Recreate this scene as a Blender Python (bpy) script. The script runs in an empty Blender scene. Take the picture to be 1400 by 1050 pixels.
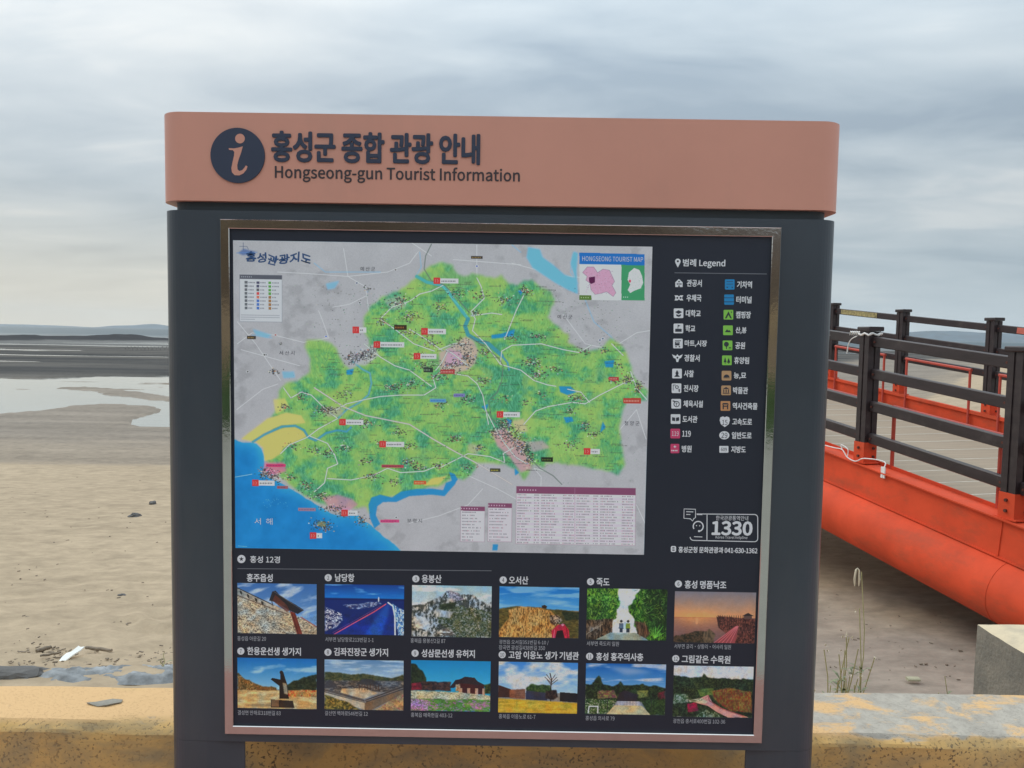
import bpy, bmesh, math, random
import numpy as np
from mathutils import Vector, Matrix, noise as mnoise

# ------------------------------------------------------------------ camera, world, sun, exposure
S = bpy.context.scene
COL = S.collection
F, PITCH, ROLL, YAW = 1050.0, math.radians(-3.739), math.radians(0.905), math.radians(-0.181)
EYE = Vector((0.0, -1.73, 1.55))
_f = Vector((math.sin(YAW)*math.cos(PITCH), math.cos(YAW)*math.cos(PITCH), math.sin(PITCH)))
_r0 = Vector((math.cos(YAW), -math.sin(YAW), 0)); _u0 = _r0.cross(_f)
_r = _r0*math.cos(ROLL) + _u0*math.sin(ROLL); _u = _u0*math.cos(ROLL) - _r0*math.sin(ROLL)
cam_d = bpy.data.cameras.new('camera'); cam = bpy.data.objects.new('camera', cam_d); COL.objects.link(cam)
M = Matrix((( _r.x, _u.x, -_f.x, EYE.x), (_r.y, _u.y, -_f.y, EYE.y), (_r.z, _u.z, -_f.z, EYE.z), (0, 0, 0, 1)))
cam.matrix_world = M
cam_d.sensor_width = 36; cam_d.lens = 36*F/1400; cam_d.clip_start = 0.05; cam_d.clip_end = 40000
S.camera = cam
S.view_settings.view_transform = 'Standard'; S.view_settings.look = 'None'
S.view_settings.gamma = 1; S.view_settings.use_curve_mapping = False
S.view_settings.exposure = 0.45
S.cycles.volume_bounces = 1
S.cycles.max_bounces = 6

SUN_AZ, SUN_EL = math.radians(-48), math.radians(42)      # azimuth from +Y towards +X
sun_dir = Vector((math.sin(SUN_AZ)*math.cos(SUN_EL), math.cos(SUN_AZ)*math.cos(SUN_EL), math.sin(SUN_EL)))
sd = bpy.data.lights.new('sun', 'SUN'); so = bpy.data.objects.new('sun', sd); COL.objects.link(so)
sd.energy = 0.9; sd.angle = math.radians(30); sd.color = (1.0, 0.95, 0.86)
so.rotation_euler = (-sun_dir).to_track_quat('-Z', 'Y').to_euler()

def world():
    w = bpy.data.worlds.new('World'); S.world = w; w.use_nodes = True
    nt = w.node_tree; nt.nodes.clear(); L = nt.links
    def N(t, **k):
        n = nt.nodes.new(t)
        for a, b in k.items(): setattr(n, a, b)
        return n
    def mth(op, a, b=None, c=None, clamp=False):
        n = N('ShaderNodeMath', operation=op); n.use_clamp = clamp
        for i, v in enumerate((a, b, c)):
            if v is None: continue
            if hasattr(v, 'node'): L.new(v, n.inputs[i])
            else: n.inputs[i].default_value = v
        return n.outputs[0]
    def mixc(f, a, b, mode='MIX'):
        n = N('ShaderNodeMix', data_type='RGBA', blend_type=mode)
        for i, v in ((0, f), (6, a), (7, b)):
            if hasattr(v, 'node'): L.new(v, n.inputs[i])
            elif i == 0: n.inputs[0].default_value = v
            else: n.inputs[i].default_value = (*v, 1)
        return n.outputs[2]
    tc = N('ShaderNodeTexCoord'); sep = N('ShaderNodeSeparateXYZ'); L.new(tc.outputs['Generated'], sep.inputs[0])
    x, y, z = sep.outputs
    zc = mth('MAXIMUM', z, 0.0)
    den = mth('ADD', zc, 0.14)
    cb = N('ShaderNodeCombineXYZ')
    L.new(mth('DIVIDE', x, den), cb.inputs[0]); L.new(mth('DIVIDE', y, den), cb.inputs[1])
    def nz(scale, detail, rough, dist, off):
        mp = N('ShaderNodeMapping'); mp.inputs['Location'].default_value = off
        mp.inputs['Rotation'].default_value = (0, 0, 0.30); mp.inputs['Scale'].default_value = (0.55, 1.0, 1)
        L.new(cb.outputs[0], mp.inputs[0])
        n = N('ShaderNodeTexNoise'); n.inputs['Scale'].default_value = scale; n.inputs['Detail'].default_value = detail
        n.inputs['Roughness'].default_value = rough; n.inputs['Distortion'].default_value = dist
        L.new(mp.outputs[0], n.inputs['Vector']); return n.outputs[0]
    n1 = nz(0.95, 4, 0.45, 0.25, (3.1, 1.7, 0.0)); n2 = nz(2.6, 6, 0.52, 0.5, (7.3, 2.2, 1.0))
    c = mth('ADD', mth('MULTIPLY', n1, 0.58), mth('MULTIPLY', n2, 0.42))
    cl = N('ShaderNodeCombineXYZ'); L.new(mth('MULTIPLY', x, 1.6), cl.inputs[0]); L.new(mth('MULTIPLY', y, 1.6), cl.inputs[1]); L.new(mth('MULTIPLY', z, 11.0), cl.inputs[2])
    n3 = N('ShaderNodeTexNoise'); n3.inputs['Scale'].default_value = 1.15; n3.inputs['Detail'].default_value = 4; n3.inputs['Distortion'].default_value = 0.3
    L.new(cl.outputs[0], n3.inputs['Vector'])
    c = mth('ADD', c, mth('MULTIPLY_ADD', n3.outputs[0], 0.26, -0.13))
    rp = N('ShaderNodeValToRGB'); L.new(c, rp.inputs[0])
    e = rp.color_ramp.elements
    e[0].position = 0.37; e[0].color = (0.35, 0.43, 0.505, 1)
    e[1].position = 0.63; e[1].color = (0.74, 0.78, 0.79, 1)
    m = rp.color_ramp.elements.new(0.46); m.color = (0.470, 0.550, 0.610, 1)
    m = rp.color_ramp.elements.new(0.55); m.color = (0.572, 0.645, 0.690, 1)
    col = rp.outputs[0]
    # brightening of the cloud towards the hidden sun
    g = Vector((math.sin(math.radians(-21))*math.cos(math.radians(27)), math.cos(math.radians(-21))*math.cos(math.radians(27)), math.sin(math.radians(27))))
    dp = N('ShaderNodeVectorMath', operation='DOT_PRODUCT'); L.new(tc.outputs['Generated'], dp.inputs[0]); dp.inputs[1].default_value = g
    glow = mth('POWER', mth('MAXIMUM', dp.outputs['Value'], 0.0), 55.0)
    glow = mth('MULTIPLY', glow, mth('MULTIPLY_ADD', c, 1.9, -0.35))
    col = mixc(mth('MULTIPLY', glow, 0.6, clamp=True), col, (1.02, 0.97, 0.88))
    # horizon: milky, warmer on the sun's side, bluer away from it
    hz = mth('POWER', mth('SUBTRACT', 1.0, mth('MINIMUM', mth('MULTIPLY', zc, 5.5), 1.0)), 1.6)
    hd = mth('MULTIPLY_ADD', x, -2.2, 0.12, clamp=True)
    hcol = mixc(hd, (0.66, 0.82, 0.93), (1.16, 1.06, 0.84))
    col = mixc(mth('MULTIPLY', hz, 0.86), col, hcol)
    zen = mth('MULTIPLY_ADD', mth('POWER', mth('MAXIMUM', z, 0.0), 1.5), 2.15, 0.58)          # an overcast sky is brightest overhead
    vs = N('ShaderNodeVectorMath', operation='SCALE'); L.new(col, vs.inputs[0]); L.new(zen, vs.inputs['Scale']); col = vs.outputs[0]
    bgc = N('ShaderNodeBackground'); L.new(col, bgc.inputs[0]); bgc.inputs[1].default_value = 0.96
    sky = N('ShaderNodeTexSky', sky_type='NISHITA'); sky.sun_disc = False
    sky.sun_elevation = SUN_EL; sky.sun_rotation = SUN_AZ; sky.air_density = 1.0; sky.dust_density = 2.0
    bgs = N('ShaderNodeBackground'); L.new(sky.outputs[0], bgs.inputs[0]); bgs.inputs[1].default_value = 0.06
    mx = N('ShaderNodeMixShader'); mx.inputs[0].default_value = 0.88
    L.new(bgs.outputs[0], mx.inputs[1]); L.new(bgc.outputs[0], mx.inputs[2])
    out = N('ShaderNodeOutputWorld'); L.new(mx.outputs[0], out.inputs[0])
world()

# ------------------------------------------------------------------ geometry helpers
def ray(px, py):
    return _f + _r*((px-700)/F) - _u*((py-525)/F)
def FP(px, py, y=0.0):                   # a pixel's point on the upright plane at y (the sign face is y = 0)
    d = ray(px, py); t = (y-EYE.y)/d.y; return EYE + d*t
def GP(px, py, z):                       # a pixel's point on level ground at height z
    d = ray(px, py); t = (z-EYE.z)/d.z; return EYE + d*t
def WP(px, py, d): return FP(px, py, EYE.y+d)

def tag(o, label=None, cat=None, group=None, kind=None):
    if label: o['label'] = label
    if cat: o['category'] = cat
    if group: o['group'] = group
    if kind: o['kind'] = kind
    return o
def empty(name, loc, label, cat, group=None):
    o = bpy.data.objects.new(name, None); COL.objects.link(o); o.location = loc; o.empty_display_size = 0.1
    bpy.context.view_layer.update() if False else None
    return tag(o, label, cat, group)
def link(name, me, parent=None):
    o = bpy.data.objects.new(name, me); COL.objects.link(o)
    if parent is not None:
        o.parent = parent
        base = parent
        off = Vector((0, 0, 0))
        while base is not None: off += Vector(base.location); base = base.parent
        o.matrix_parent_inverse = Matrix.Identity(4)
        o.location = -off
    return o
class MB:
    def __init__(s): s.v = []; s.f = []; s.m = []; s.sm = []
    def add(s, vs, fs, mi=0, smooth=False):
        b = len(s.v); s.v += [tuple(v) for v in vs]
        for f in fs: s.f.append(tuple(b+i for i in f)); s.m.append(mi); s.sm.append(smooth)
    def box(s, c, size, ax=None, mi=0):
        c = Vector(c); hx, hy, hz = size[0]/2, size[1]/2, size[2]/2
        X, Y, Z = ax if ax else (Vector((1,0,0)), Vector((0,1,0)), Vector((0,0,1)))
        vs = [c + X*(i*hx) + Y*(j*hy) + Z*(k*hz) for k in (-1,1) for j in (-1,1) for i in (-1,1)]
        s.add(vs, [(0,2,3,1),(4,5,7,6),(0,1,5,4),(2,6,7,3),(0,4,6,2),(1,3,7,5)], mi)
    def cbox(s, c, size, ax=None, b=0.006, mi=0):      # box with chamfered long edges along X
        c = Vector(c); hx, hy, hz = size[0]/2, size[1]/2, size[2]/2
        X, Y, Z = ax if ax else (Vector((1,0,0)), Vector((0,1,0)), Vector((0,0,1)))
        pr = [(-hy+b,-hz),(hy-b,-hz),(hy,-hz+b),(hy,hz-b),(hy-b,hz),(-hy+b,hz),(-hy,hz-b),(-hy,-hz+b)]
        vs = [c + X*sx + Y*p + Z*q for sx in (-hx, hx) for p, q in pr]
        fs = [(i, (i+1)%8, 8+(i+1)%8, 8+i) for i in range(8)] + [tuple(range(7,-1,-1)), tuple(range(8,16))]
        s.add(vs, fs, mi)
    def prism(s, pts, z0, z1, mi=0, smooth=False):     # plan outline (x,y) counter-clockwise
        n = len(pts)
        s.add([(x,y,z0) for x,y in pts] + [(x,y,z1) for x,y in pts],
              [(i,(i+1)%n,n+(i+1)%n,n+i) for i in range(n)], mi, smooth)
        s.add([(x,y,z0) for x,y in pts], [tuple(range(n-1,-1,-1))], mi)
        s.add([(x,y,z1) for x,y in pts], [tuple(range(n))], mi)
    def tube(s, pts, r, n=8, mi=0, caps=True):
        pts = [Vector(p) for p in pts]; rs = r if hasattr(r, '__len__') else [r]*len(pts)
        ref = None; rings = []
        for i, p in enumerate(pts):
            t = (pts[min(i+1,len(pts)-1)] - pts[max(i-1,0)]).normalized()
            if ref is None: ref = t.orthogonal().normalized()
            ref = (ref - t*ref.dot(t)); ref = ref.normalized() if ref.length > 1e-6 else t.orthogonal().normalized()
            b = t.cross(ref)
            rings.append([p + (ref*math.cos(2*math.pi*k/n) + b*math.sin(2*math.pi*k/n))*rs[i] for k in range(n)])
        vs = [v for R in rings for v in R]; fs = []
        for i in range(len(rings)-1):
            for k in range(n):
                a = i*n+k; b2 = i*n+(k+1)%n; fs.append((a, b2, b2+n, a+n))
        s.add(vs, fs, mi, True)
        if caps: s.add(rings[0], [tuple(range(n-1,-1,-1))], mi); s.add(rings[-1], [tuple(range(n))], mi)
    def build(s, name, mats, parent=None):
        me = bpy.data.meshes.new(name); me.from_pydata(s.v, [], s.f)
        for m in (mats if isinstance(mats, (list, tuple)) else [mats]): me.materials.append(m)
        me.polygons.foreach_set('material_index', s.m); me.polygons.foreach_set('use_smooth', s.sm)
        me.update(); return link(name, me, parent)

def lin(c):
    c = np.asarray(c, float)/255.0
    return np.where(c <= 0.04045, c/12.92, ((c+0.055)/1.055)**2.4)

# ------------------------------------------------------------------ materials
def mat(name, base, rough=0.6, metal=0.0, var=0.12, scale=6.0, bump=0.0, bscale=40.0, spec=0.5, base2=None, thr=None, stretch=(1,1,1), coat=0.0, grime=None):
    m = bpy.data.materials.new(name); m.use_nodes = True; nt = m.node_tree; L = nt.links
    b = nt.nodes['Principled BSDF']
    b.inputs['Roughness'].default_value = rough; b.inputs['Metallic'].default_value = metal
    b.inputs['Specular IOR Level'].default_value = spec; b.inputs['Coat Weight'].default_value = coat
    tc = nt.nodes.new('ShaderNodeTexCoord'); mp = nt.nodes.new('ShaderNodeMapping'); mp.inputs['Scale'].default_value = stretch
    L.new(tc.outputs['Object'], mp.inputs[0])
    n = nt.nodes.new('ShaderNodeTexNoise'); n.inputs['Scale'].default_value = scale; n.inputs['Detail'].default_value = 6
    n.inputs['Roughness'].default_value = 0.6; L.new(mp.outputs[0], n.inputs['Vector'])
    r = nt.nodes.new('ShaderNodeValToRGB'); L.new(n.outputs[0], r.inputs[0])
    lo = tuple(max(0, c*(1-var)) for c in base); hi = tuple(min(1, c*(1+var)) for c in base)
    if base2 is not None: lo = base; hi = base2
    p0, p1 = thr if thr else (0.3, 0.7)
    r.color_ramp.elements[0].position = p0; r.color_ramp.elements[0].color = (*lo, 1)
    r.color_ramp.elements[1].position = p1; r.color_ramp.elements[1].color = (*hi, 1)
    out_c = r.outputs[0]
    if grime:                                    # dust, salt and scuffs: (colour, scale, threshold, amount, stretch)
        gc, gs, gt, ga, gst = grime
        gm = nt.nodes.new('ShaderNodeMapping'); gm.inputs['Scale'].default_value = gst; L.new(tc.outputs['Object'], gm.inputs[0])
        g = nt.nodes.new('ShaderNodeTexNoise'); g.inputs['Scale'].default_value = gs; g.inputs['Detail'].default_value = 10; g.inputs['Roughness'].default_value = 0.7; L.new(gm.outputs[0], g.inputs['Vector'])
        q = nt.nodes.new('ShaderNodeMapRange'); L.new(g.outputs[0], q.inputs[0]); q.inputs[1].default_value = gt; q.inputs[2].default_value = gt+0.22; q.inputs[3].default_value = 0; q.inputs[4].default_value = ga
        gx = nt.nodes.new('ShaderNodeMix'); gx.data_type = 'RGBA'; L.new(q.outputs[0], gx.inputs[0]); L.new(out_c, gx.inputs[6]); gx.inputs[7].default_value = (*gc, 1); out_c = gx.outputs[2]
    L.new(out_c, b.inputs['Base Color'])
    rr = nt.nodes.new('ShaderNodeMapRange'); L.new(n.outputs[0], rr.inputs[0])
    rr.inputs[3].default_value = rough*0.85; rr.inputs[4].default_value = min(1, rough*1.15)
    L.new(rr.outputs[0], b.inputs['Roughness'])
    if bump > 0:
        n2 = nt.nodes.new('ShaderNodeTexNoise'); n2.inputs['Scale'].default_value = bscale; n2.inputs['Detail'].default_value = 5
        L.new(mp.outputs[0], n2.inputs['Vector'])
        bp = nt.nodes.new('ShaderNodeBump'); bp.inputs['Strength'].default_value = bump; bp.inputs['Distance'].default_value = 0.01
        L.new(n2.outputs[0], bp.inputs['Height']); L.new(bp.outputs[0], b.inputs['Normal'])
    return m
MT = {}
MT['body'] = mat('charcoal_powder_coat', (0.048, 0.058, 0.072), 0.32, var=0.10, scale=3, grime=((0.13, 0.125, 0.115), 3.5, 0.52, 0.22, (1, 1, .22)), bump=0.03, bscale=900)
MT['neck'] = mat('dark_metal_neck', (0.035, 0.045, 0.055), 0.5, var=0.05)
MT['header'] = mat('copper_pink_paint', (0.66, 0.302, 0.222), 0.42, var=0.05, scale=2.5, grime=((0.40, 0.25, 0.20), 2.2, 0.5, 0.30, (1, 1, .35)), bump=0.02, bscale=900)
MT['navy'] = mat('navy_letter', (0.030, 0.040, 0.075), 0.5, var=0.05)
MT['brown_letter'] = mat('dark_brown_letter', (0.050, 0.035, 0.040), 0.5, var=0.05)
MT['panel'] = mat('dark_printed_sheet', (0.015, 0.019, 0.034), 0.42, var=0.05, scale=1.5)
MT['steel'] = mat('polished_steel', (0.58, 0.56, 0.54), 0.07, metal=1.0, var=0.04, scale=30, bump=0.012, bscale=120)
MT['white_ink'] = mat('white_ink', (0.80, 0.81, 0.84), 0.5, var=0.02)
MT['grey_ink'] = mat('grey_ink', (0.50, 0.51, 0.55), 0.5, var=0.02)
MT['dark_ink'] = mat('dark_ink', (0.030, 0.034, 0.05), 0.5, var=0.02)
MT['rule_ink'] = mat('thin_rule_ink', (0.20, 0.21, 0.24), 0.5, var=0.02)
MT['blue_ink'] = mat('blue_ink', (0.015, 0.26, 0.58), 0.45, var=0.02)
MT['green_ink'] = mat('green_ink', (0.26, 0.62, 0.09), 0.45, var=0.02)
MT['tan_ink'] = mat('tan_ink', (0.55, 0.33, 0.17), 0.45, var=0.02)
MT['orange_ink'] = mat('orange_ink', (0.62, 0.30, 0.13), 0.45, var=0.02)
MT['pink_ink'] = mat('pink_ink', (0.68, 0.06, 0.17), 0.45, var=0.02)
MT['title_ink'] = mat('brush_blue_ink', (0.035, 0.10, 0.26), 0.5, var=0.25, scale=300)
MT['map_text'] = mat('map_text_ink', (0.06, 0.06, 0.09), 0.5, var=0.02)
MT['rail'] = mat('brown_composite_wood', (0.028, 0.018, 0.020), 0.45, var=0.30, scale=3, grime=((0.11, 0.095, 0.085), 6, 0.55, 0.4, (1, 1, 1)), bump=0.10, bscale=30, stretch=(1,1,6))
MT['orange'] = mat('orange_red_paint', (0.68, 0.083, 0.034), 0.66, spec=0.12, var=0.16, scale=2.3, grime=((0.26, 0.085, 0.05), 3.0, 0.5, 0.55, (.6, .6, 1.4)), bump=0.03, bscale=25)
MT['orange_dull'] = mat('faded_red_paint', (0.50, 0.065, 0.04), 0.5, var=0.15, scale=4)
MT['bolt'] = mat('rusty_bolt', (0.12, 0.04, 0.03), 0.6, metal=0.4, var=0.3, scale=30)
MT['plank'] = mat('weathered_deck_board', (0.31, 0.235, 0.165), 0.7, var=0.16, scale=2.2, bump=0.15, bscale=14, stretch=(0.5, 8, 1))
MT['plank_edge'] = mat('pale_deck_joint', (0.50, 0.43, 0.34), 0.6, var=0.1)
MT['rope'] = mat('white_nylon_rope', (0.78, 0.76, 0.74), 0.7, var=0.1, scale=60)
MT['yellow_sticker'] = mat('yellow_sticker', (0.34, 0.28, 0.12), 0.5, var=0.6, scale=30)
MT['red_sticker'] = mat('red_sticker', (0.60, 0.14, 0.10), 0.5, var=0.2, scale=20)
MT['concrete'] = mat('grey_concrete', (0.22, 0.22, 0.21), 0.85, var=0.22, scale=4, bump=0.4, bscale=30)
MT['stone'] = mat('dark_stone', (0.10, 0.095, 0.09), 0.8, var=0.4, scale=9, bump=0.5, bscale=25)
MT['driftwood'] = mat('driftwood', (0.20, 0.155, 0.11), 0.8, var=0.3, scale=10, bump=0.4)
MT['white_plastic'] = mat('white_plastic_scrap', (0.80, 0.80, 0.76), 0.5, var=0.05)
MT['tarp'] = mat('blue_grey_cloth', (0.215, 0.225, 0.23), 0.8, var=0.5, scale=9, bump=0.7, bscale=26)
MT['weed'] = mat('weed_leaf_green', (0.19, 0.21, 0.11), 0.6, var=0.4, scale=12)
MT['stem'] = mat('dry_weed_stem', (0.34, 0.31, 0.15), 0.7, var=0.3, scale=12)
MT['seed'] = mat('pale_seed_head', (0.62, 0.54, 0.40), 0.8, var=0.2, scale=60)

# ------------------------------------------------------------------ numpy value noise on arrays of points
_rng = np.random.RandomState(7)
_T = _rng.rand(256, 256)
def vn(x, y, seed=0):
    x = np.asarray(x, float) + seed*17.37; y = np.asarray(y, float) + seed*9.71
    xi = np.floor(x).astype(int); yi = np.floor(y).astype(int); fx = x-xi; fy = y-yi
    fx = fx*fx*(3-2*fx); fy = fy*fy*(3-2*fy)
    a = _T[xi & 255, yi & 255]; b = _T[(xi+1) & 255, yi & 255]; c = _T[xi & 255, (yi+1) & 255]; d = _T[(xi+1) & 255, (yi+1) & 255]
    return a*(1-fx)*(1-fy) + b*fx*(1-fy) + c*(1-fx)*fy + d*fx*fy
def fbm(x, y, o=4, seed=0):
    s = 0; a = 0.5; t = 0
    for i in range(o):
        s = s + a*vn(x*2**i, y*2**i, seed+i*3); t += a; a *= 0.5
    return s/t
def sstep(a, b, x): 
    t = np.clip((x-a)/(b-a), 0, 1); return t*t*(3-2*t)
def inpoly(pts, X, Y):
    r = np.zeros(X.shape, bool); n = len(pts)
    for i in range(n):
        x0, y0 = pts[i]; x1, y1 = pts[(i+1) % n]
        if y0 == y1: continue
        c = ((y0 > Y) != (y1 > Y)) & (X < (x1-x0)*(Y-y0)/(y1-y0)+x0)
        r ^= c
    return r
def dist_poly(pts, X, Y, closed=True):
    d = np.full(X.shape, 1e9); n = len(pts)
    for i in range(n if closed else n-1):
        x0, y0 = pts[i]; x1, y1 = pts[(i+1) % n]
        dx, dy = x1-x0, y1-y0; L2 = dx*dx+dy*dy+1e-12
        t = np.clip(((X-x0)*dx+(Y-y0)*dy)/L2, 0, 1)
        d = np.minimum(d, np.hypot(X-x0-t*dx, Y-y0-t*dy))
    return d

# ------------------------------------------------------------------ the ground: beach and tidal flat in one sheet
WATER_Z = -1.80
def ground_profile(x, y):
    """height of beach and flat; y is metres seaward of the sign"""
    sh = 1.5*np.log1p(np.exp(np.clip((x-6)/2.0, -30, 30)))*2.0
    t = y + 1.73 - sh                                   # metres from the sea wall side, the beach swings out to the right
    h = -0.22 - 0.085*np.clip(t-2.4, -8, 14.6)
    h = h - 0.25*sstep(15, 26, t)
    h = h - 0.42*sstep(0.4, 2.2, x)*(1-sstep(10, 26, y))
    h = np.maximum(h, -1.75)
    return h, t
def gz(x, y): return float(ground_profile(np.array(x, float), np.array(y, float))[0])

def build_ground():
    NX, NY = 420, 560
    d = np.exp(np.linspace(math.log(2.2), math.log(1500), NY)); yy = d - 1.73
    s = np.linspace(-1, 1, NX); k = 6.6
    X = np.zeros((NY, NX)); Y = np.zeros((NY, NX))
    xs = np.sinh(s*k)/math.sinh(k)
    # every row spans far enough sideways; spacing grows with distance
    half = np.minimum(10 + 3.0*d, 3000)
    core = np.sign(s)*np.abs(s)**1.15
    for j in range(NY):
        X[j] = core*half[j]*0.5; X[j][0] = -3000; X[j][-1] = 3000
        Y[j] = yy[j]
    H, T = ground_profile(X, Y)
    D = Y + 1.73
    # undulation
    und = (fbm(X*0.35, Y*0.35, 3, 1)-0.5)*0.02*sstep(2, 8, D)
    fine = (fbm(X*2.6, Y*2.6, 3, 5)-0.5)*0.005*(1-sstep(12, 30, D))
    H = H + und*(1-sstep(16, 26, T)) + fine
    # footprints and scuffs in the dry sand
    rs = np.random.RandomState(3)
    foot = []
    for px, py, r, dp in [(100,712,.14,.05),(118,742,.10,.04),(92,760,.12,.05),(70,742,.08,.03),(150,768,.09,.04),(108,752,.12,.04),(185,762,.10,.04),
                          (130,806,.10,.05),(118,815,.08,.03),(12,816,.12,.05),(30,834,.08,.03),(222,775,.14,.04),(115,788,.07,.03),(60,700,.1,.03),(40,735,.1,.03),
                          (170,735,.09,.03),(205,818,.12,.04),(218,828,.10,.04)]:
        p = GP(px, py, -0.5); q = GP(px, py, gz(p.x, p.y)); foot.append((q.x, q.y, r, dp))
    for i in range(46):
        px = 165+rs.rand()*70; py = 832+rs.rand()*38
        p = GP(px, py, -0.4); q = GP(px, py, gz(p.x, p.y)); foot.append((q.x, q.y, 0.05+rs.rand()*.05, .03+rs.rand()*.02))
    for i in range(380):
        px = (rs.rand()*235 if rs.rand() < .6 else 1130+rs.rand()*260); py = 640+rs.rand()**0.8*280
        p = GP(px, py, -0.6); q = GP(px, py, gz(p.x, p.y)); foot.append((q.x, q.y, 0.05+rs.rand()*.07, .012+rs.rand()*.022))
    for fx, fy, r, dp in foot:
        jr = np.where(np.abs(yy-fy) < 4*r)[0]
        if len(jr) == 0: continue
        sl = slice(jr[0], jr[-1]+1)
        q = ((X[sl]-fx)/(r*1.3))**2 + ((Y[sl]-fy)/r)**2
        H[sl] += -0.34*dp*np.exp(-q) + 0.15*dp*np.exp(-(np.sqrt(q)-1.5)**2*3)
    # debris ridge at the foot of the wall on the left
    H += 0.05*(fbm(X*5, Y*5, 3, 11)-0.3)*np.exp(-((D-4.15)/0.35)**2)*(X < 0)
    # ---- tidal flat: what stands above the water
    flat = sstep(24.5, 27, T)
    stream = [(-300,520),(0,516),(60,517),(120,515),(232,514),(330,514),(330,545),(233,543),(200,538),(150,534),(100,530),(60,531),(110,535),
              (160,541),(200,545),(235,548),(300,552),(330,600),(233,590),(222,592),(200,588),(183,582),(177,575),(190,570),(212,563),(213,559),(205,556),(150,553),(105,555),(60,562),(0,567),(-300,575)]
    SP = [(GP(a, b, WATER_Z).x, GP(a, b, WATER_Z).y) for a, b in stream]
    wob = (fbm(X*0.22, Y*0.22, 3, 21)-0.5)
    XW = X + wob*0.9; YW = Y + wob*1.6
    ins = inpoly(SP, XW, YW)
    st_ = fbm(X/30.0+3, Y/5.5, 4, 31)
    far = sstep(150, 330, T)
    lev = np.where(T > 45, (st_-0.36-0.14*sstep(115, 150, T))*0.5 - far*0.10, 0.05 + 0.04*(fbm(X/6.0, Y/1.6, 3, 33)-0.5))
    lev = np.where((T > 45) & (T < 62), np.maximum(lev, 0.03), lev)
    # two dark low ridges of rock
    for (px, py, w, dd, hh) in [(14, 465, 8, 16, 1.15), (165, 465.5, 9, 18, 1.35), (215, 466.5, 12, 10, 0.5), (75, 465, 16, 6, 0.40), (-90, 466, 16, 12, 0.7)]:
        c = GP(px, py, WATER_Z)
        q = ((X-c.x)/w)**2 + ((Y-c.y)/dd)**2
        lev = lev + hh*np.exp(-q)*(0.75+0.5*fbm(X/3.0, Y/3.0, 3, 40))
    lev = np.where(T > 330, -0.6, lev)
    lev = np.where(ins, -0.055+(fbm(X/4.5, Y/0.8, 4, 91)-0.5)*0.32*sstep(36, 44, T), lev)
    Hf = WATER_Z + lev
    H = H*(1-flat) + Hf*flat
    pool = sstep(0.60, 0.66, fbm(X/7.0, Y/1.3, 3, 55)) * sstep(19, 22, T)*(1-sstep(23, 25, T))
    H = H - 0.0*pool
    # ---- colours (albedo) and wetness
    n1 = fbm(X*0.5, Y*0.9, 4, 60); n2 = fbm(X*3.1, Y*5.0, 3, 64)
    dry = np.array([0.425, 0.330, 0.226]); dryd = np.array([0.362, 0.280, 0.190])
    wet = np.array([0.245, 0.205, 0.165]); mud = np.array([0.045, 0.045, 0.045]); mud2 = np.array([0.10, 0.095, 0.088]); rock = np.array([0.035, 0.036, 0.040])
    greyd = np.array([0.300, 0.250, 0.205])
    def mix(a, b, t): return a*(1-t[..., None]) + b*t[..., None]
    C = mix(np.broadcast_to(dry, X.shape+(3,)), np.broadcast_to(dryd, X.shape+(3,)), np.clip((n1-0.35)*1.6, 0, 1))
    # darker ground on the right side near the wall, under the bridge
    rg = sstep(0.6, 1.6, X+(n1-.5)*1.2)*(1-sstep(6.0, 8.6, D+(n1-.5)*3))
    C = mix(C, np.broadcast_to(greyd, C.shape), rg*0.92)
    TT = T + (n1-0.5)*2.5
    C = mix(C, np.broadcast_to(wet, C.shape), 0.75*sstep(16.0, 17.2, TT))
    C = mix(C, np.broadcast_to(np.array([0.235, 0.195, 0.155]), C.shape), sstep(19.5, 22.5, TT))
    C = mix(C, np.broadcast_to(mud2, C.shape), 0.8*sstep(46, 50, T))
    C = mix(C, np.broadcast_to(mud, C.shape), sstep(47, 56, T)*np.clip(0.35+(fbm(X/22.0, Y/3.5, 4, 71)-0.4)*2.4, 0, 1))
    C = mix(C, np.broadcast_to(np.array([.17, .168, .16]), C.shape), sstep(120, 150, T)*0.8)
    C = mix(C, np.broadcast_to(rock, C.shape), sstep(0.20, 0.40, lev)*sstep(110, 130, T))
    stk = (fbm(X/5.0, Y/0.7, 4, 95)-.5)*sstep(15, 19, T)*(1-sstep(46, 50, T)); C = C*(1+stk*0.6)[..., None]
    ti = sstep(0.58, 0.70, n2)*0.12
    C = C*(1-ti[..., None])
    W = sstep(16.5, 24, TT)*(0.10+0.35*fbm(X/5, Y/1.5, 3, 77))
    W = np.where(T > 45, 0.02, W)
    verts = np.stack([X, Y, H], -1).reshape(-1, 3)
    idx = np.arange(NX*NY).reshape(NY, NX)
    fc = np.stack([idx[:-1,:-1], idx[:-1,1:], idx[1:,1:], idx[1:,:-1]], -1).reshape(-1, 4)
    me = bpy.data.meshes.new('beach_ground'); me.vertices.add(len(verts)); me.vertices.foreach_set('co', verts.ravel())
    me.loops.add(len(fc)*4); me.loops.foreach_set('vertex_index', fc.ravel())
    me.polygons.add(len(fc)); me.polygons.foreach_set('loop_start', np.arange(len(fc))*4)
    me.polygons.foreach_set('use_smooth', np.ones(len(fc), bool))
    me.update(calc_edges=True)
    at = me.color_attributes.new('albedo', 'FLOAT_COLOR', 'POINT')
    cc = np.concatenate([C, W[..., None]], -1).reshape(-1, 4); at.data.foreach_set('color', cc.ravel())
    m = bpy.data.materials.new('sand_and_mud'); m.use_nodes = True; nt = m.node_tree; L = nt.links; b = nt.nodes['Principled BSDF']; b.inputs['Specular IOR Level'].default_value = 0.12
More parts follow.
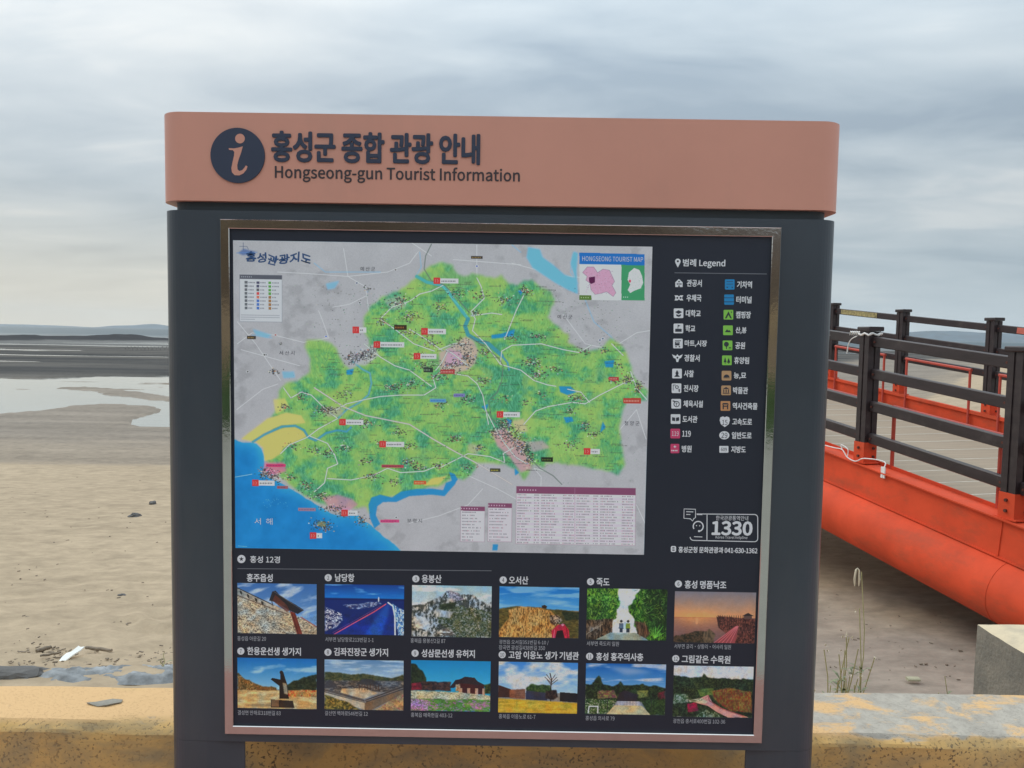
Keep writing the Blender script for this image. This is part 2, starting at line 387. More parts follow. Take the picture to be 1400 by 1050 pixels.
    va = nt.nodes.new('ShaderNodeVertexColor'); va.layer_name = 'albedo'
    tc = nt.nodes.new('ShaderNodeTexCoord')
    mp = nt.nodes.new('ShaderNodeMapping'); mp.inputs['Scale'].default_value = (1, 1.5, 1); L.new(tc.outputs['Object'], mp.inputs[0])
    n = nt.nodes.new('ShaderNodeTexNoise'); n.inputs['Scale'].default_value = 5; n.inputs['Detail'].default_value = 9; n.inputs['Roughness'].default_value = 0.68; L.new(mp.outputs[0], n.inputs['Vector'])
    mr = nt.nodes.new('ShaderNodeMapRange'); L.new(n.outputs[0], mr.inputs[0]); mr.inputs[1].default_value = 0.3; mr.inputs[2].default_value = 0.7
    mr.inputs[3].default_value = 0.76; mr.inputs[4].default_value = 1.16
    mx = nt.nodes.new('ShaderNodeMix'); mx.data_type = 'RGBA'; mx.blend_type = 'MULTIPLY'; mx.inputs[0].default_value = 1
    L.new(va.outputs[0], mx.inputs[6]); L.new(mr.outputs[0], mx.inputs[7]); L.new(mx.outputs[2], b.inputs['Base Color'])
    rr = nt.nodes.new('ShaderNodeMapRange'); L.new(va.outputs['Alpha'], rr.inputs[0]); rr.inputs[3].default_value = 0.95; rr.inputs[4].default_value = 0.18
    L.new(rr.outputs[0], b.inputs['Roughness'])
    vo = nt.nodes.new('ShaderNodeTexNoise'); vo.inputs['Scale'].default_value = 28; vo.inputs['Detail'].default_value = 6; L.new(mp.outputs[0], vo.inputs['Vector'])
    bp = nt.nodes.new('ShaderNodeBump'); bp.inputs['Strength'].default_value = 0.30; bp.inputs['Distance'].default_value = 0.015
    L.new(vo.outputs[0], bp.inputs['Height']); L.new(bp.outputs[0], b.inputs['Normal'])
    me.materials.append(m)
    o = link('beach_ground', me); tag(o, kind='structure')
build_ground()

def build_water():
    mb = MB(); mb.add([(-12000, 18, WATER_Z), (12000, 18, WATER_Z), (12000, 14000, WATER_Z), (-12000, 14000, WATER_Z)], [(0,1,2,3)])
    m = bpy.data.materials.new('sea_water'); m.use_nodes = True; nt = m.node_tree; L = nt.links; b = nt.nodes['Principled BSDF']
    b.inputs['IOR'].default_value = 1.33
    tc = nt.nodes.new('ShaderNodeTexCoord'); sp = nt.nodes.new('ShaderNodeSeparateXYZ'); L.new(tc.outputs['Object'], sp.inputs[0])
    cr = nt.nodes.new('ShaderNodeMapRange'); L.new(sp.outputs[1], cr.inputs[0]); cr.inputs[1].default_value = 60; cr.inputs[2].default_value = 330
    cm = nt.nodes.new('ShaderNodeMix'); cm.data_type = 'RGBA'; L.new(cr.outputs[0], cm.inputs[0]); cm.inputs[6].default_value = (0.34, 0.335, 0.30, 1); cm.inputs[7].default_value = (0.055, 0.085, 0.10, 1)
    L.new(cm.outputs[2], b.inputs['Base Color'])                          # silty film over sand near by, deeper grey-blue sea far out
    # ripples: calm in the channels, wind-roughened out at sea
    mr = nt.nodes.new('ShaderNodeMapRange'); L.new(sp.outputs[1], mr.inputs[0]); mr.inputs[1].default_value = 90; mr.inputs[2].default_value = 400
    mr.inputs[3].default_value = 0.06; mr.inputs[4].default_value = 0.55; L.new(mr.outputs[0], b.inputs['Roughness'])
    mp = nt.nodes.new('ShaderNodeMapping'); mp.inputs['Scale'].default_value = (0.5, 1.4, 1); L.new(tc.outputs['Object'], mp.inputs[0])
    n = nt.nodes.new('ShaderNodeTexNoise'); n.inputs['Scale'].default_value = 1.1; n.inputs['Detail'].default_value = 7; L.new(mp.outputs[0], n.inputs['Vector'])
    bp = nt.nodes.new('ShaderNodeBump'); bp.inputs['Strength'].default_value = 0.15; bp.inputs['Distance'].default_value = 0.03
    L.new(n.outputs[0], bp.inputs['Height']); L.new(bp.outputs[0], b.inputs['Normal'])
    tag(mb.build('sea', m), kind='structure')
build_water()

def build_far_hills():
    m = mat('haze_blue_hill', (0.05, 0.09, 0.125), 0.9, var=0.3, scale=0.01)  # the blue of distant haze is put into the hill colour
    def ridge(pxa, pxb, dist, prof, seed):
        n = 90; vs = []; fs = []
        for i in range(n+1):
            u = i/n; px = pxa+(pxb-pxa)*u; h = prof(u)*(0.9+0.2*float(fbm(np.array(u*9.0), np.array(seed*1.0), 3, seed)))
            P = WP(px, 450, dist); X = P.x
            vs += [(X, dist-250, WATER_Z-1), (X, dist-90, WATER_Z+h*0.55), (X, dist, WATER_Z+h), (X, dist+300, WATER_Z-1)]
        for i in range(n):
            for k in range(3): a = i*4+k; fs.append((a, a+4, a+5, a+1))
        mb = MB(); mb.add(vs, fs, 0, True); tag(mb.build('hills', m), kind='structure')
    def p1(u): return 52*max(0, math.sin(math.pi*min(1, u)))**0.6*(0.62+0.3*math.sin(u*7)+0.18*math.sin(u*17+1))
    def p2(u): return 78*max(0, math.exp(-((u-0.33)/0.22)**2))+58*math.exp(-((u-0.70)/0.22)**2)
    ridge(135, 330, 8000, p1, 3); ridge(1150, 1560, 6000, p2, 8); ridge(-260, 120, 9000, lambda u: 26*math.sin(math.pi*u)**0.5, 5)
build_far_hills()

# promenade we stand on (seen in the polished frame) and an invented bank across it, shaped for the frame's reflections
def build_promenade():
    def sheet(name, x0, x1, y0, y1, z, m, nx=8, ny=8):
        mb = MB(); vs = [(x0+(x1-x0)*i/nx, y0+(y1-y0)*j/ny, z) for j in range(ny+1) for i in range(nx+1)]
        mb.add(vs, [(j*(nx+1)+i, j*(nx+1)+i+1, (j+1)*(nx+1)+i+1, (j+1)*(nx+1)+i) for j in range(ny) for i in range(nx)])
        tag(mb.build(name, m), kind='structure')
    sheet('pavement', -40, 40, -11.0, 0.62, -0.004, mat('grey_aggregate_paving', (0.30, 0.30, 0.26), 0.85, var=0.35, scale=60, bump=0.4, bscale=60))
    sheet('paved_strip', -40, 40, -1.70, 0.62, 0.004, mat('red_brown_paving', (0.36, 0.185, 0.155), 0.8, var=0.12, scale=30, bump=0.3, bscale=60))
    NX, NY = 160, 24; vs = []; cols = []
    for j in range(NY):
        for i in range(NX):
            x = -40+80*i/(NX-1); v = j/(NY-1)
            top = 4.7 - 1.15/(1+math.exp(-(x-2.7)/0.35))
            h = (1-(1-v)**2.4)*top; y = -10.3-3*v*v
            nn = mnoise.fractal(Vector((x*0.9, y*0.9, h)), 1.0, 2.0, 4)
            vs.append((x, y+nn*0.35*min(1, v*6), h-0.01+max(0, nn)*0.35*min(1, v*5)))
            if h < 0.9+nn*0.4: c = (0.045+0.02*nn, 0.09+0.03*nn, 0.030)
            elif h < 1.7+nn*0.3: c = (0.24+0.08*nn, 0.18+0.06*nn, 0.12)
            else: c = (0.085+0.03*nn, 0.062+0.02*nn, 0.045)
            cols.append((*[max(0.01, q) for q in c], 1))
    fs = [(j*NX+i, (j+1)*NX+i, (j+1)*NX+i+1, j*NX+i+1) for j in range(NY-1) for i in range(NX-1)]
    mb = MB(); mb.add(vs, fs, 0, True)
    m = bpy.data.materials.new('invented_bank'); m.use_nodes = True; nt = m.node_tree
    va = nt.nodes.new('ShaderNodeVertexColor'); va.layer_name = 'albedo'; b = nt.nodes['Principled BSDF']
    tc = nt.nodes.new('ShaderNodeTexCoord'); n = nt.nodes.new('ShaderNodeTexNoise'); n.inputs['Scale'].default_value = 4; n.inputs['Detail'].default_value = 8
    nt.links.new(tc.outputs['Object'], n.inputs['Vector'])
    mr = nt.nodes.new('ShaderNodeMapRange'); nt.links.new(n.outputs[0], mr.inputs[0]); mr.inputs[1].default_value = .3; mr.inputs[2].default_value = .7; mr.inputs[3].default_value = 0.4; mr.inputs[4].default_value = 1.6
    mx = nt.nodes.new('ShaderNodeMix'); mx.data_type = 'RGBA'; mx.blend_type = 'MULTIPLY'; mx.inputs[0].default_value = 1
    nt.links.new(va.outputs[0], mx.inputs[6]); nt.links.new(mr.outputs[0], mx.inputs[7]); nt.links.new(mx.outputs[2], b.inputs['Base Color']); b.inputs['Roughness'].default_value = 0.95
    o = mb.build('invented_bank', m); at = o.data.color_attributes.new('albedo', 'FLOAT_COLOR', 'POINT')
    at.data.foreach_set('color', np.array(cols, dtype=np.float32).ravel()); tag(o, kind='structure')
build_promenade()

# ------------------------------------------------------------------ the painted sea wall
WALL_Z = 0.45
def wall_mat():
    m = bpy.data.materials.new('worn_yellow_wall_paint'); m.use_nodes = True; nt = m.node_tree; L = nt.links; b = nt.nodes['Principled BSDF']
    def N(t, **k):
        n = nt.nodes.new(t)
        for a, c in k.items(): setattr(n, a, c)
        return n
    tc = N('ShaderNodeTexCoord'); sp = N('ShaderNodeSeparateXYZ'); L.new(tc.outputs['Object'], sp.inputs[0])
    def noise(scale, det=6, rough=.6, dist=0.0, st=(1,1,1)):
        mp = N('ShaderNodeMapping'); mp.inputs['Scale'].default_value = st; L.new(tc.outputs['Object'], mp.inputs[0])
        n = N('ShaderNodeTexNoise'); n.inputs['Scale'].default_value = scale; n.inputs['Detail'].default_value = det
        n.inputs['Roughness'].default_value = rough; n.inputs['Distortion'].default_value = dist; L.new(mp.outputs[0], n.inputs['Vector']); return n.outputs[0]
    def mth(op, a, b_=None, c=None, clamp=False):
        n = N('ShaderNodeMath', operation=op); n.use_clamp = clamp
        for i, v in enumerate((a, b_, c)):
            if v is None: continue
            if hasattr(v, 'node'): L.new(v, n.inputs[i])
            else: n.inputs[i].default_value = v
        return n.outputs[0]
    def mixc(f, a, c):
        n = N('ShaderNodeMix', data_type='RGBA')
        for i, v in ((0, f), (6, a), (7, c)):
            if hasattr(v, 'node'): L.new(v, n.inputs[i])
            else: n.inputs[i].default_value = (*v, 1)
        return n.outputs[2]
    n1 = noise(8.0, 9, .68, 0.35, (0.8, 1.35, 1.35)); n2 = noise(26, 5, .6); n3 = noise(1.3, 3)
    ochre = mixc(mth('MULTIPLY_ADD', n3, 2.0, -0.5, clamp=True), (0.62, 0.36, 0.115), (0.66, 0.42, 0.16))
    # chalky bleached paint on the flat top
    geo = N('ShaderNodeNewGeometry'); sn = N('ShaderNodeSeparateXYZ'); L.new(geo.outputs['True Normal'], sn.inputs[0])
    top = mth('MULTIPLY_ADD', sp.outputs[2], 90, -90*(WALL_Z-0.014), clamp=True)
    ochre = mixc(mth('MULTIPLY', top, 0.75), ochre, (0.64, 0.40, 0.20))
    # wear: strong on the top to the right, light elsewhere
    rx = mth('MULTIPLY_ADD', sp.outputs[0], 1.6, -0.75, clamp=True)
    wt = mth('MULTIPLY', rx, top)
    wear = mth('ADD', mth('MULTIPLY_ADD', n1, 9.0, -5.7), mth('MULTIPLY', wt, 2.25), clamp=True)
    grey = mixc(mth('MULTIPLY_ADD', n2, 2.4, -0.7, clamp=True), (0.31, 0.275, 0.23), (0.44, 0.395, 0.33))
    col = mixc(wear, ochre, grey)
    # dark pits and streaks on the front
    pits = mth('MULTIPLY_ADD', noise(120, 2, .5, 0.0), 16.0, -9.3, clamp=True)
    clump = mth('MULTIPLY', mth('MULTIPLY_ADD', noise(4.0, 4), 6.0, -2.35, clamp=True), mth('MULTIPLY_ADD', top, -0.93, 1.0))
    col = mixc(mth('MULTIPLY', mth('MULTIPLY', pits, clump), 0.85), col, (0.10, 0.075, 0.05))
    stn = mth('MULTIPLY_ADD', noise(3.4, 8, .68, 0.6, (1,1,1.6)), 6.0, -2.5, clamp=True)
    front = mth('SUBTRACT', 1.0, top)
    col = mixc(mth('MULTIPLY', mth('MULTIPLY', stn, front), 0.75), col, (0.30, 0.235, 0.14))
    L.new(col, b.inputs['Base Color']); b.inputs['Roughness'].default_value = 0.85
    hh = mth('SUBTRACT', mth('MULTIPLY', n2, 0.5), mth('ADD', mth('MULTIPLY', wear, 0.25), mth('MULTIPLY', pits, 0.4)))
    bp = N('ShaderNodeBump'); bp.inputs['Strength'].default_value = 0.6; bp.inputs['Distance'].default_value = 0.006
    L.new(hh, bp.inputs['Height']); L.new(bp.outputs[0], b.inputs['Normal'])
    return m
def build_wall():
    bl, br = GP(0, 935, WALL_Z), GP(1400, 947, WALL_Z); fl, fr = GP(0, 992, WALL_Z-0.012), GP(1400, 1018, WALL_Z-0.012)
    def yb(x): return bl.y+(br.y-bl.y)*(x-bl.x)/(br.x-bl.x)
    def yf(x): return fl.y+(fr.y-fl.y)*(x-fl.x)/(fr.x-fl.x)
    x0, x1, n = -9.0, 3.1, 620; prof = []
    vs = []; P = 0
    for i in range(n+1):
        x = x0+(x1-x0)*i/n; a, c = max(0.2, yf(max(-2.5, min(2.5, x)))), yb(max(-2.5, min(2.5, x)))
        ring = [(a, 0.0), (a, 0.15), (a, 0.28), (a, 0.38), (a, WALL_Z-0.030), (a+0.004, WALL_Z-0.022), (a+0.026, WALL_Z-0.003)] + \
               [(a+0.022+(c-a-0.04)*k/6, WALL_Z) for k in range(1, 6)] + [(c-0.012, WALL_Z-0.001), (c, WALL_Z-0.012), (c+0.004, WALL_Z-0.06), (c+0.02, -0.4), (c+0.02, -1.3)]
        P = len(ring)
        for (y, z) in ring:
            q = mnoise.fractal(Vector((x*3, y*3, z*3)), 1.0, 2.0, 4)*0.006 + mnoise.noise(Vector((x*18, y*18, z*18)))*0.0022
            e = 2.2 if (WALL_Z-0.035 < z < WALL_Z-0.0005) else 1.0
            vs.append((x, y-q*e*0.8, z+q*e*0.7 if z > 0.05 else z))
    fs = [(i*P+k, (i+1)*P+k, (i+1)*P+k+1, i*P+k+1) for i in range(n) for k in range(P-1)]
    fs += [tuple(range(P)), tuple(n*P+k for k in range(P-1, -1, -1))]
    mb = MB(); mb.add(vs, fs, 0, True); o = mb.build('sea_wall', wall_mat()); o.data.set_sharp_from_angle(angle=math.radians(24))
    tag(o, 'low concrete sea wall with peeling yellow paint running behind the sign', 'wall')
    # paint chip scar, a grey patch of bare concrete standing a hair proud
    mb = MB(); c = GP(143, 963, WALL_Z); out = [(-.052,.0),(-.030,.010),(-.012,.022),(.010,.026),(.040,.026),(.044,.010),(.028,.000),(.012,-.012),(-.012,-.016)]
    mb.add([(c.x+a, c.y+b, WALL_Z+0.0035+0.0015*math.sin(a*90)) for a, b in out]+[(c.x+a, c.y+b, WALL_Z+0.001) for a, b in out],
           [tuple(range(8, -1, -1)), tuple(range(9, 18))]+[(i, (i+1) % 9, 9+(i+1) % 9, 9+i) for i in range(9)])
    mb.build('paint_scar', mat('bare_concrete_scar', (0.25, 0.23, 0.19), 0.8, var=0.2, scale=60))
    tag(bpy.data.objects['paint_scar'], 'grey scar of bare concrete on the yellow wall top left of the sign', 'leaf')
build_wall()

def build_block():
    # raised wing wall beside the bridge landing
    x0, x1 = 2.035, 3.3; ya, yb = 0.66, 1.57; zt = 0.33
    mb = MB(); n = 26; m_ = 18
    def P(i, j): 
        x = x0+(x1-x0)*i/n; y = ya+(yb-ya)*j/m_
        q = mnoise.fractal(Vector((x*4, y*4, 0)), 1, 2, 3)*0.008
        e = min(i/n*(x1-x0), (1-j/m_)*(yb-ya)); dr = 0.02*max(0, 1-e/0.035)**2
        return (x+0.012*max(0, 1-min(1, j/m_*0+0)), y, zt-dr+q)
    vs = [P(i, j) for j in range(m_+1) for i in range(n+1)]
    fs = [(j*(n+1)+i, j*(n+1)+i+1, (j+1)*(n+1)+i+1, (j+1)*(n+1)+i) for j in range(m_) for i in range(n)]
    mb.add(vs, fs, 0, True)
    L_ = [P(0, j) for j in range(m_+1)]
    k = 14; sv = []
    for q in range(k+1):
        for (x, y, z) in L_: 
            t = q/k; sv.append((x-0.0+0.006*mnoise.noise(Vector((y*8, t*9, 3)))*min(1, q), y, z*(1-t)+(-1.2)*t))
    w = m_+1; mb.add(sv, [(q*w+j, q*w+j+1, (q+1)*w+j+1, (q+1)*w+j) for q in range(k) for j in range(m_)], 1, True)
    B = [P(i, m_) for i in range(n+1)]
    mb.add(B+[(x, y, -1.2) for x, y, z in B], [(i, i+1, n+2+i, n+1+i) for i in range(n)], 1)
    A = [P(i, 0) for i in range(n+1)]
    mb.add(A+[(x, y, -1.2) for x, y, z in A], [(i, n+1+i, n+2+i, i+1) for i in range(n)], 1)
    R_ = [P(n, j) for j in range(m_+1)]
    mb.add(R_+[(x, y, -1.2) for x, y, z in R_], [(i, w+i, w+i+1, i+1) for i in range(m_)], 1)
    o = mb.build('concrete_block', [mat('chalky_cream_paint', (0.60, 0.49, 0.33), 0.9, base2=(0.44, 0.37, 0.27), thr=(0.45, 0.75), scale=9, bump=0.5, bscale=50),
                                    mat('streaked_concrete', (0.25, 0.225, 0.185), 0.9, base2=(0.135, 0.13, 0.115), thr=(0.35, 0.7), scale=7, bump=0.5, bscale=60)])
    tag(o, 'grey concrete block with chalky cream top behind the wall by the bridge', 'concrete block')
build_block()

# ------------------------------------------------------------------ the orange footbridge
def build_bridge():
    root = empty('footbridge', (3.6, 4.0, -1.0), 'orange red steel footbridge with dark brown timber railings over the sand', 'footbridge')
    U = Vector((-0.2425, 0.970, 0.0)); V = Vector((0.970, 0.2425, 0.0)); Z = Vector((0, 0, 1))
    P2 = FP(1182, 632, -1.73+7.33); SL = 0.093; BW = 3.55; SP = 1.65
    O = Vector((P2.x, P2.y, 0)); Z0 = P2.z          # top of near beam at station 0 (the nearer wholly visible post)
    def hz(s):                                       # rises, then levels out towards the far end
        return Z0 + (SL*s if s < 6 else SL*6 + SL*(s-6) - 0.5*SL*(s-6)**2/26)
    def slope(s): return SL if s < 6 else SL*(1-(s-6)/26)
    def pt(s, w, dz=0): return Vector((O.x, O.y, 0)) + U*s + V*w + Z*(hz(s)+dz)
    def ax(s):
        T = (U + Z*slope(s)).normalized(); return (T, V, T.cross(V)*-1 if T.cross(V).z < 0 else T.cross(V))
    S0, S1 = -4.95, 23.1; st = [S0+(S1-S0)*i/34 for i in range(35)]
    # edge beams: web plate with flanges
    for side in (0, 1):
        w0 = 0.0 if side == 0 else BW; sg = -1 if side == 0 else 1
        mb = MB()
        def strip(wa, wb, za, zb):
            vs = [];
            for s in st: vs += [pt(s, wa, za), pt(s, wb, za), pt(s, wb, zb), pt(s, wa, zb)]
            fs = [(i*4+k, i*4+(k+1) % 4, i*4+4+(k+1) % 4, i*4+4+k) for i in range(len(st)-1) for k in range(4)]
            fs += [(0,1,2,3), tuple(len(st)*4-4+k for k in (3,2,1,0))]
            mb.add(vs, fs)
        strip(w0+sg*0.075, w0+sg*0.075-sg*0.012, -0.30, -0.012)
        strip(w0-0.105, w0+0.105, -0.012, 0.0)
        strip(w0-sg*0.103, w0-sg*0.091, 0.0, 0.030)
        strip(w0-0.085, w0+0.085, -0.312, -0.30)
        strip(w0-sg*0.075, w0-sg*0.075+sg*0.012, -0.30, -0.012)
        b = mb.build('edge_beam', MT['orange'], root)
        # stiffener seams on the web
        for s in (-3.3-0.0, -1.62, 1.5, 4.8):
            m2 = MB(); m2.box(pt(s, w0+sg*0.079, -0.156), (0.010, 0.006, 0.285), ax(s)); m2.build('web_seam', MT['orange'], b)
        # big steel pipe under the beam
        mb = MB(); R = 0.27; mb.tube([pt(s, w0-sg*0.04, -0.312-R*0.94) for s in st], R, 36); p = mb.build('support_pipe', MT['orange'], root)
        for s in (-1.66, 4.5):
            m2 = MB(); m2.tube([pt(s-0.006, w0-sg*0.04, -0.312-R*0.94), pt(s+0.006, w0-sg*0.04, -0.312-R*0.94)], R+0.003, 36); m2.build('weld_seam', MT['orange'], p)
    # cross beams and piers
    for k in range(7):
        s = -4+k*4.2; mb = MB(); mb.box(pt(s, BW/2, -0.33), (0.14, BW-0.1, 0.20), ax(s)); mb.build('cross_beam', MT['orange'], root)
    for s in (9.5, 21.0):
        for w in (0.3, BW-0.3):
            mb = MB(); a = pt(s, w, -0.95); mb.tube([a, Vector((a.x, a.y, -3.2))], 0.16, 18); mb.build('pier', MT['orange'], root)
    # deck boards
    pw = 0.40; n = int((S1-S0)/pw); rs = random.Random(5); me0 = None
    for i in range(n):
        s = S0+(i+0.5)*pw; X, Y, Zz = ax(s)
        if me0 is None:
            mb = MB(); mb.cbox((0,0,0), (BW-0.19, pw-0.012, 0.035), (Vector((1,0,0)), Vector((0,1,0)), Vector((0,0,1))), 0.004, 0)
            mb.box((0, pw/2-0.012, 0.0176), (BW-0.2, 0.024, 0.004), None, 1)
            me0 = mb.build('deck_board', [MT['plank'], MT['plank_edge'], MT['neck']], None); base = me0; me0 = base.data
            bpy.data.objects.remove(base)
        o = bpy.data.objects.new('deck_board', me0); COL.objects.link(o); o.parent = root
        c = pt(s, BW/2, -0.19 + rs.uniform(-.002, .002))
        mw = Matrix(((Y.x, X.x, Zz.x, c.x-root.location.x), (Y.y, X.y, Zz.y, c.y-root.location.y), (Y.z, X.z, Zz.z, c.z-root.location.z), (0,0,0,1)))
        o.matrix_basis = mw
    # posts
    PH = 1.30; PW = 0.13; bolt_me = []
    def post(s, w):
        c = pt(s, w, 0); base = c
        X, Y = U, V
        mb = MB(); zb = 0.20
        # grooved composite post
        h = PW/2; g = 0.010
        prof = [(-h,-h),(-g,-h),(-g,-h+.008),(g,-h+.008),(g,-h),(h,-h),(h,-g),(h-.008,-g),(h-.008,g),(h,g),(h,h),(g,h),(g,h-.008),(-g,h-.008),(-g,h),(-h,h),(-h,g),(-h+.008,g),(-h+.008,-g),(-h,-g)]
        ring = lambda z: [base + X*a + Y*b + Z*z for a, b in prof]
        k = len(prof)
        mb.add(ring(zb)+ring(PH-0.045), [(i, (i+1) % k, k+(i+1) % k, k+i) for i in range(k)]+[tuple(range(k, 2*k))])
        p = mb.build('post', MT['rail'], root)
        m2 = MB(); m2.cbox(base+Z*(PH-0.022), (0.165, 0.165, 0.042), (X, Y, Z), 0.008); m2.build('post_cap', MT['rail'], p)
        m3 = MB(); m3.box(base+Z*(zb/2), (PW+0.012, PW+0.012, zb), (X, Y, Z))
        m3.box(base+Z*0.006, (0.20, 0.17, 0.012), (X, Y, Z))
        sg = -1 if w < 1 else 1
        m3.build('post_bracket', MT['orange'], p)
        for dz in (0.065, 0.145):
            for off, d in ((Y*(-(PW/2+0.006)), -Y), (-X*(PW/2+0.006)+Y*0.03, -X), (Y*(PW/2+0.006), Y)):
                q = base+Z*dz+off
                if not bolt_me:
                    m4 = MB(); m4.tube([(0,0,0), (0,0,0.014)], 0.013, 8); o4 = m4.build('bolt', MT['bolt']); bolt_me.append(o4.data); bpy.data.objects.remove(o4)
                o4 = bpy.data.objects.new('bolt', bolt_me[0]); COL.objects.link(o4); o4.parent = p
                mt = Matrix.Translation(q) @ d.to_track_quat('Z', 'Y').to_matrix().to_4x4(); o4.matrix_basis = mt
        return p
    near = [-3.3+SP*0+SP*i for i in range(-1, 16)]
    near = [SP*i for i in range(-3, 14)]
    # far row: station found from the far post seen at the right of the picture
    PF = FP(1355, 573, -1.73+10.2); sF = (Vector((PF.x, PF.y, 0))-O).dot(U)
    far = [sF+SP*i for i in range(-4, 12)]
    RH = [1.165, 0.86, 0.555, 0.25]
    for w, row in ((0.0, near), (BW, far)):
        for s in row:
            if s < S0+0.1: continue
            post(s, w)
        row = [s for s in row if s >= S0+0.1]
        for a, b in zip(row[:-1], row[1:]):
            for rh in RH:
                A = pt(a+PW/2, w, rh); B = pt(b-PW/2, w, rh); T = (B-A).normalized(); Nn = T.cross(V); Nn = Nn if Nn.z > 0 else -Nn
                mb = MB(); mb.cbox((A+B)/2, ((B-A).length, 0.055, 0.095), (T, V, Nn), 0.007); rl = mb.build('rail', MT['rail'], root)
                for q in (A+T*0.035, B-T*0.035):
                    o4 = bpy.data.objects.new('bolt', bolt_me[0]); COL.objects.link(o4); o4.parent = rl
                    o4.matrix_basis = Matrix.Translation(q-V*0.0275) @ (-V).to_track_quat('Z', 'Y').to_matrix().to_4x4() @ Matrix.Scale(0.8, 4)
            # inner steel frame of the bay
            sg = 1 if w == 0.0 else -1; wi = w+sg*0.105; g = 0.24
            A, B = pt(a+g, wi, -0.16), pt(b-g, wi, -0.16); A1, B1 = pt(a+g, wi, 0.575), pt(b-g, wi, 0.575)
            mb = MB()
            for p, q in ((A, A1), (B, B1)):
                T = (q-p).normalized(); mb.cbox((p+q)/2, ((q-p).length, 0.030, 0.030), (T, V, T.cross(V)), 0.006)
            T = (B1-A1).normalized(); mb.cbox((A1+B1)/2, ((B1-A1).length+0.04, 0.036, 0.036), (T, V, T.cross(V)), 0.008)
            mb.build('guard_frame', MT['orange_dull'], root)
    # stickers on the far top rail
    def sticker(pxa, pxb, m, nm, lab):
        best = None
        # locate on the far rail line by stations
        def st_at(px):
            lo, hi = -3.0, 12.0
            for _ in range(50):
                mid = (lo+hi)/2; q = pt(mid, BW, RH[0])-EYE; u = q.dot(_r)/q.dot(_f)*F+700
                if u > px: lo = mid
                else: hi = mid
            return lo
        a, b = st_at(pxb), st_at(pxa)
        A, B = pt(a, BW-0.030, RH[0]), pt(b, BW-0.030, RH[0]); T = (B-A).normalized(); Nn = T.cross(V); Nn = Nn if Nn.z > 0 else -Nn
        mb = MB(); mb.box((A+B)/2, ((B-A).length, 0.003, 0.075), (T, V, Nn)); o = mb.build('sticker', m, root); o['label'] = lab
    sticker(1152, 1201, MT['yellow_sticker'], 'sticker', 'yellow notice strip stuck along the far top rail')
    sticker(1393, 1412, MT['red_sticker'], 'sticker', 'red notice strip stuck on the far top rail')
    # ropes
    near_post = pt(0, 0, 0)
    mb = MB(); pts = []
    ctr = near_post
    for i in range(58):                               # turns round the post just above the top rail
        a = i/57*2*math.pi*2.6; rr = 0.10 if True else 0
        cx = max(-1, min(1, 1.35*math.cos(a)))*0.074; cy = max(-1, min(1, 1.35*math.sin(a)))*0.074
        pts.append(ctr + U*cx + V*cy + Z*(1.225+0.010*math.sin(i*1.7)+0.006*i/57))
    mb.tube(pts, 0.009, 6)
    end = pts[0]
    A = pt(1.6, -0.06, 1.19)
    def smooth(P_, n=5):
        o = []
        for i in range(len(P_)-1):
            a, b, c_, d = P_[max(i-1, 0)], P_[i], P_[i+1], P_[min(i+2, len(P_)-1)]
            for k in range(n):
                t = k/n; o.append(0.5*((2*b)+(c_-a)*t+(2*a-5*b+4*c_-d)*t*t+(3*b-a-3*c_+d)*t**3))
        return o+[P_[-1]]
    line = [A.lerp(end, t) + Z*(-0.05*math.sin(math.pi*t)+0.008*math.sin(t*25)) for t in [i/14 for i in range(15)]]
    mb.tube(line, 0.009, 6)
    hang = [end+Z*0.0, end+U*0.06-V*0.02-Z*0.01, end+U*0.16-V*0.03-Z*0.05, end+U*0.20-V*0.03-Z*0.12, end+U*0.21-V*0.03-Z*0.19]
    mb.tube(smooth(hang), 0.006, 6)
    for k in range(5):
        q = end+U*(0.02+0.03*k)-V*0.02; mb.tube([q+Z*0.01, q+U*0.03+Z*0.03-V*0.01, q+U*0.05-Z*0.02], 0.006, 6)
    tag(mb.build('rope', MT['rope']), 'white rope knotted round the top of the nearest bridge post beside the sign', 'rope')
    mb = MB(); q0 = pt(1.55, -0.10, 0.06); q1 = pt(0.20, -0.10, 0.075)
    cord = [q0.lerp(q1, i/12) + Z*(-0.03*math.sin(math.pi*i/12)) for i in range(13)]
    cord += [pt(0.12, -0.10, 0.02), pt(0.0, -0.10, 0.012), pt(-0.12, -0.10, 0.07), pt(-0.33, -0.05, 0.09), pt(-0.36, -0.095, 0.02), pt(-0.37, -0.10, -0.04)]
    mb.tube(smooth(cord), 0.0055, 6)
    mb.tube(smooth([pt(0.20, -0.10, 0.075), pt(0.22, -0.10, 0.12), pt(0.12, -0.10, 0.10), pt(0.12, -0.10, 0.03)]), 0.005, 6)
    mb.box(pt(-0.37, -0.095, 0.005), (0.05, 0.012, 0.10), (U, V, Z))
    tag(mb.build('cord', MT['rope']), 'thin white cord tied round the orange bracket at the foot of the bridge post', 'cord')
build_bridge()

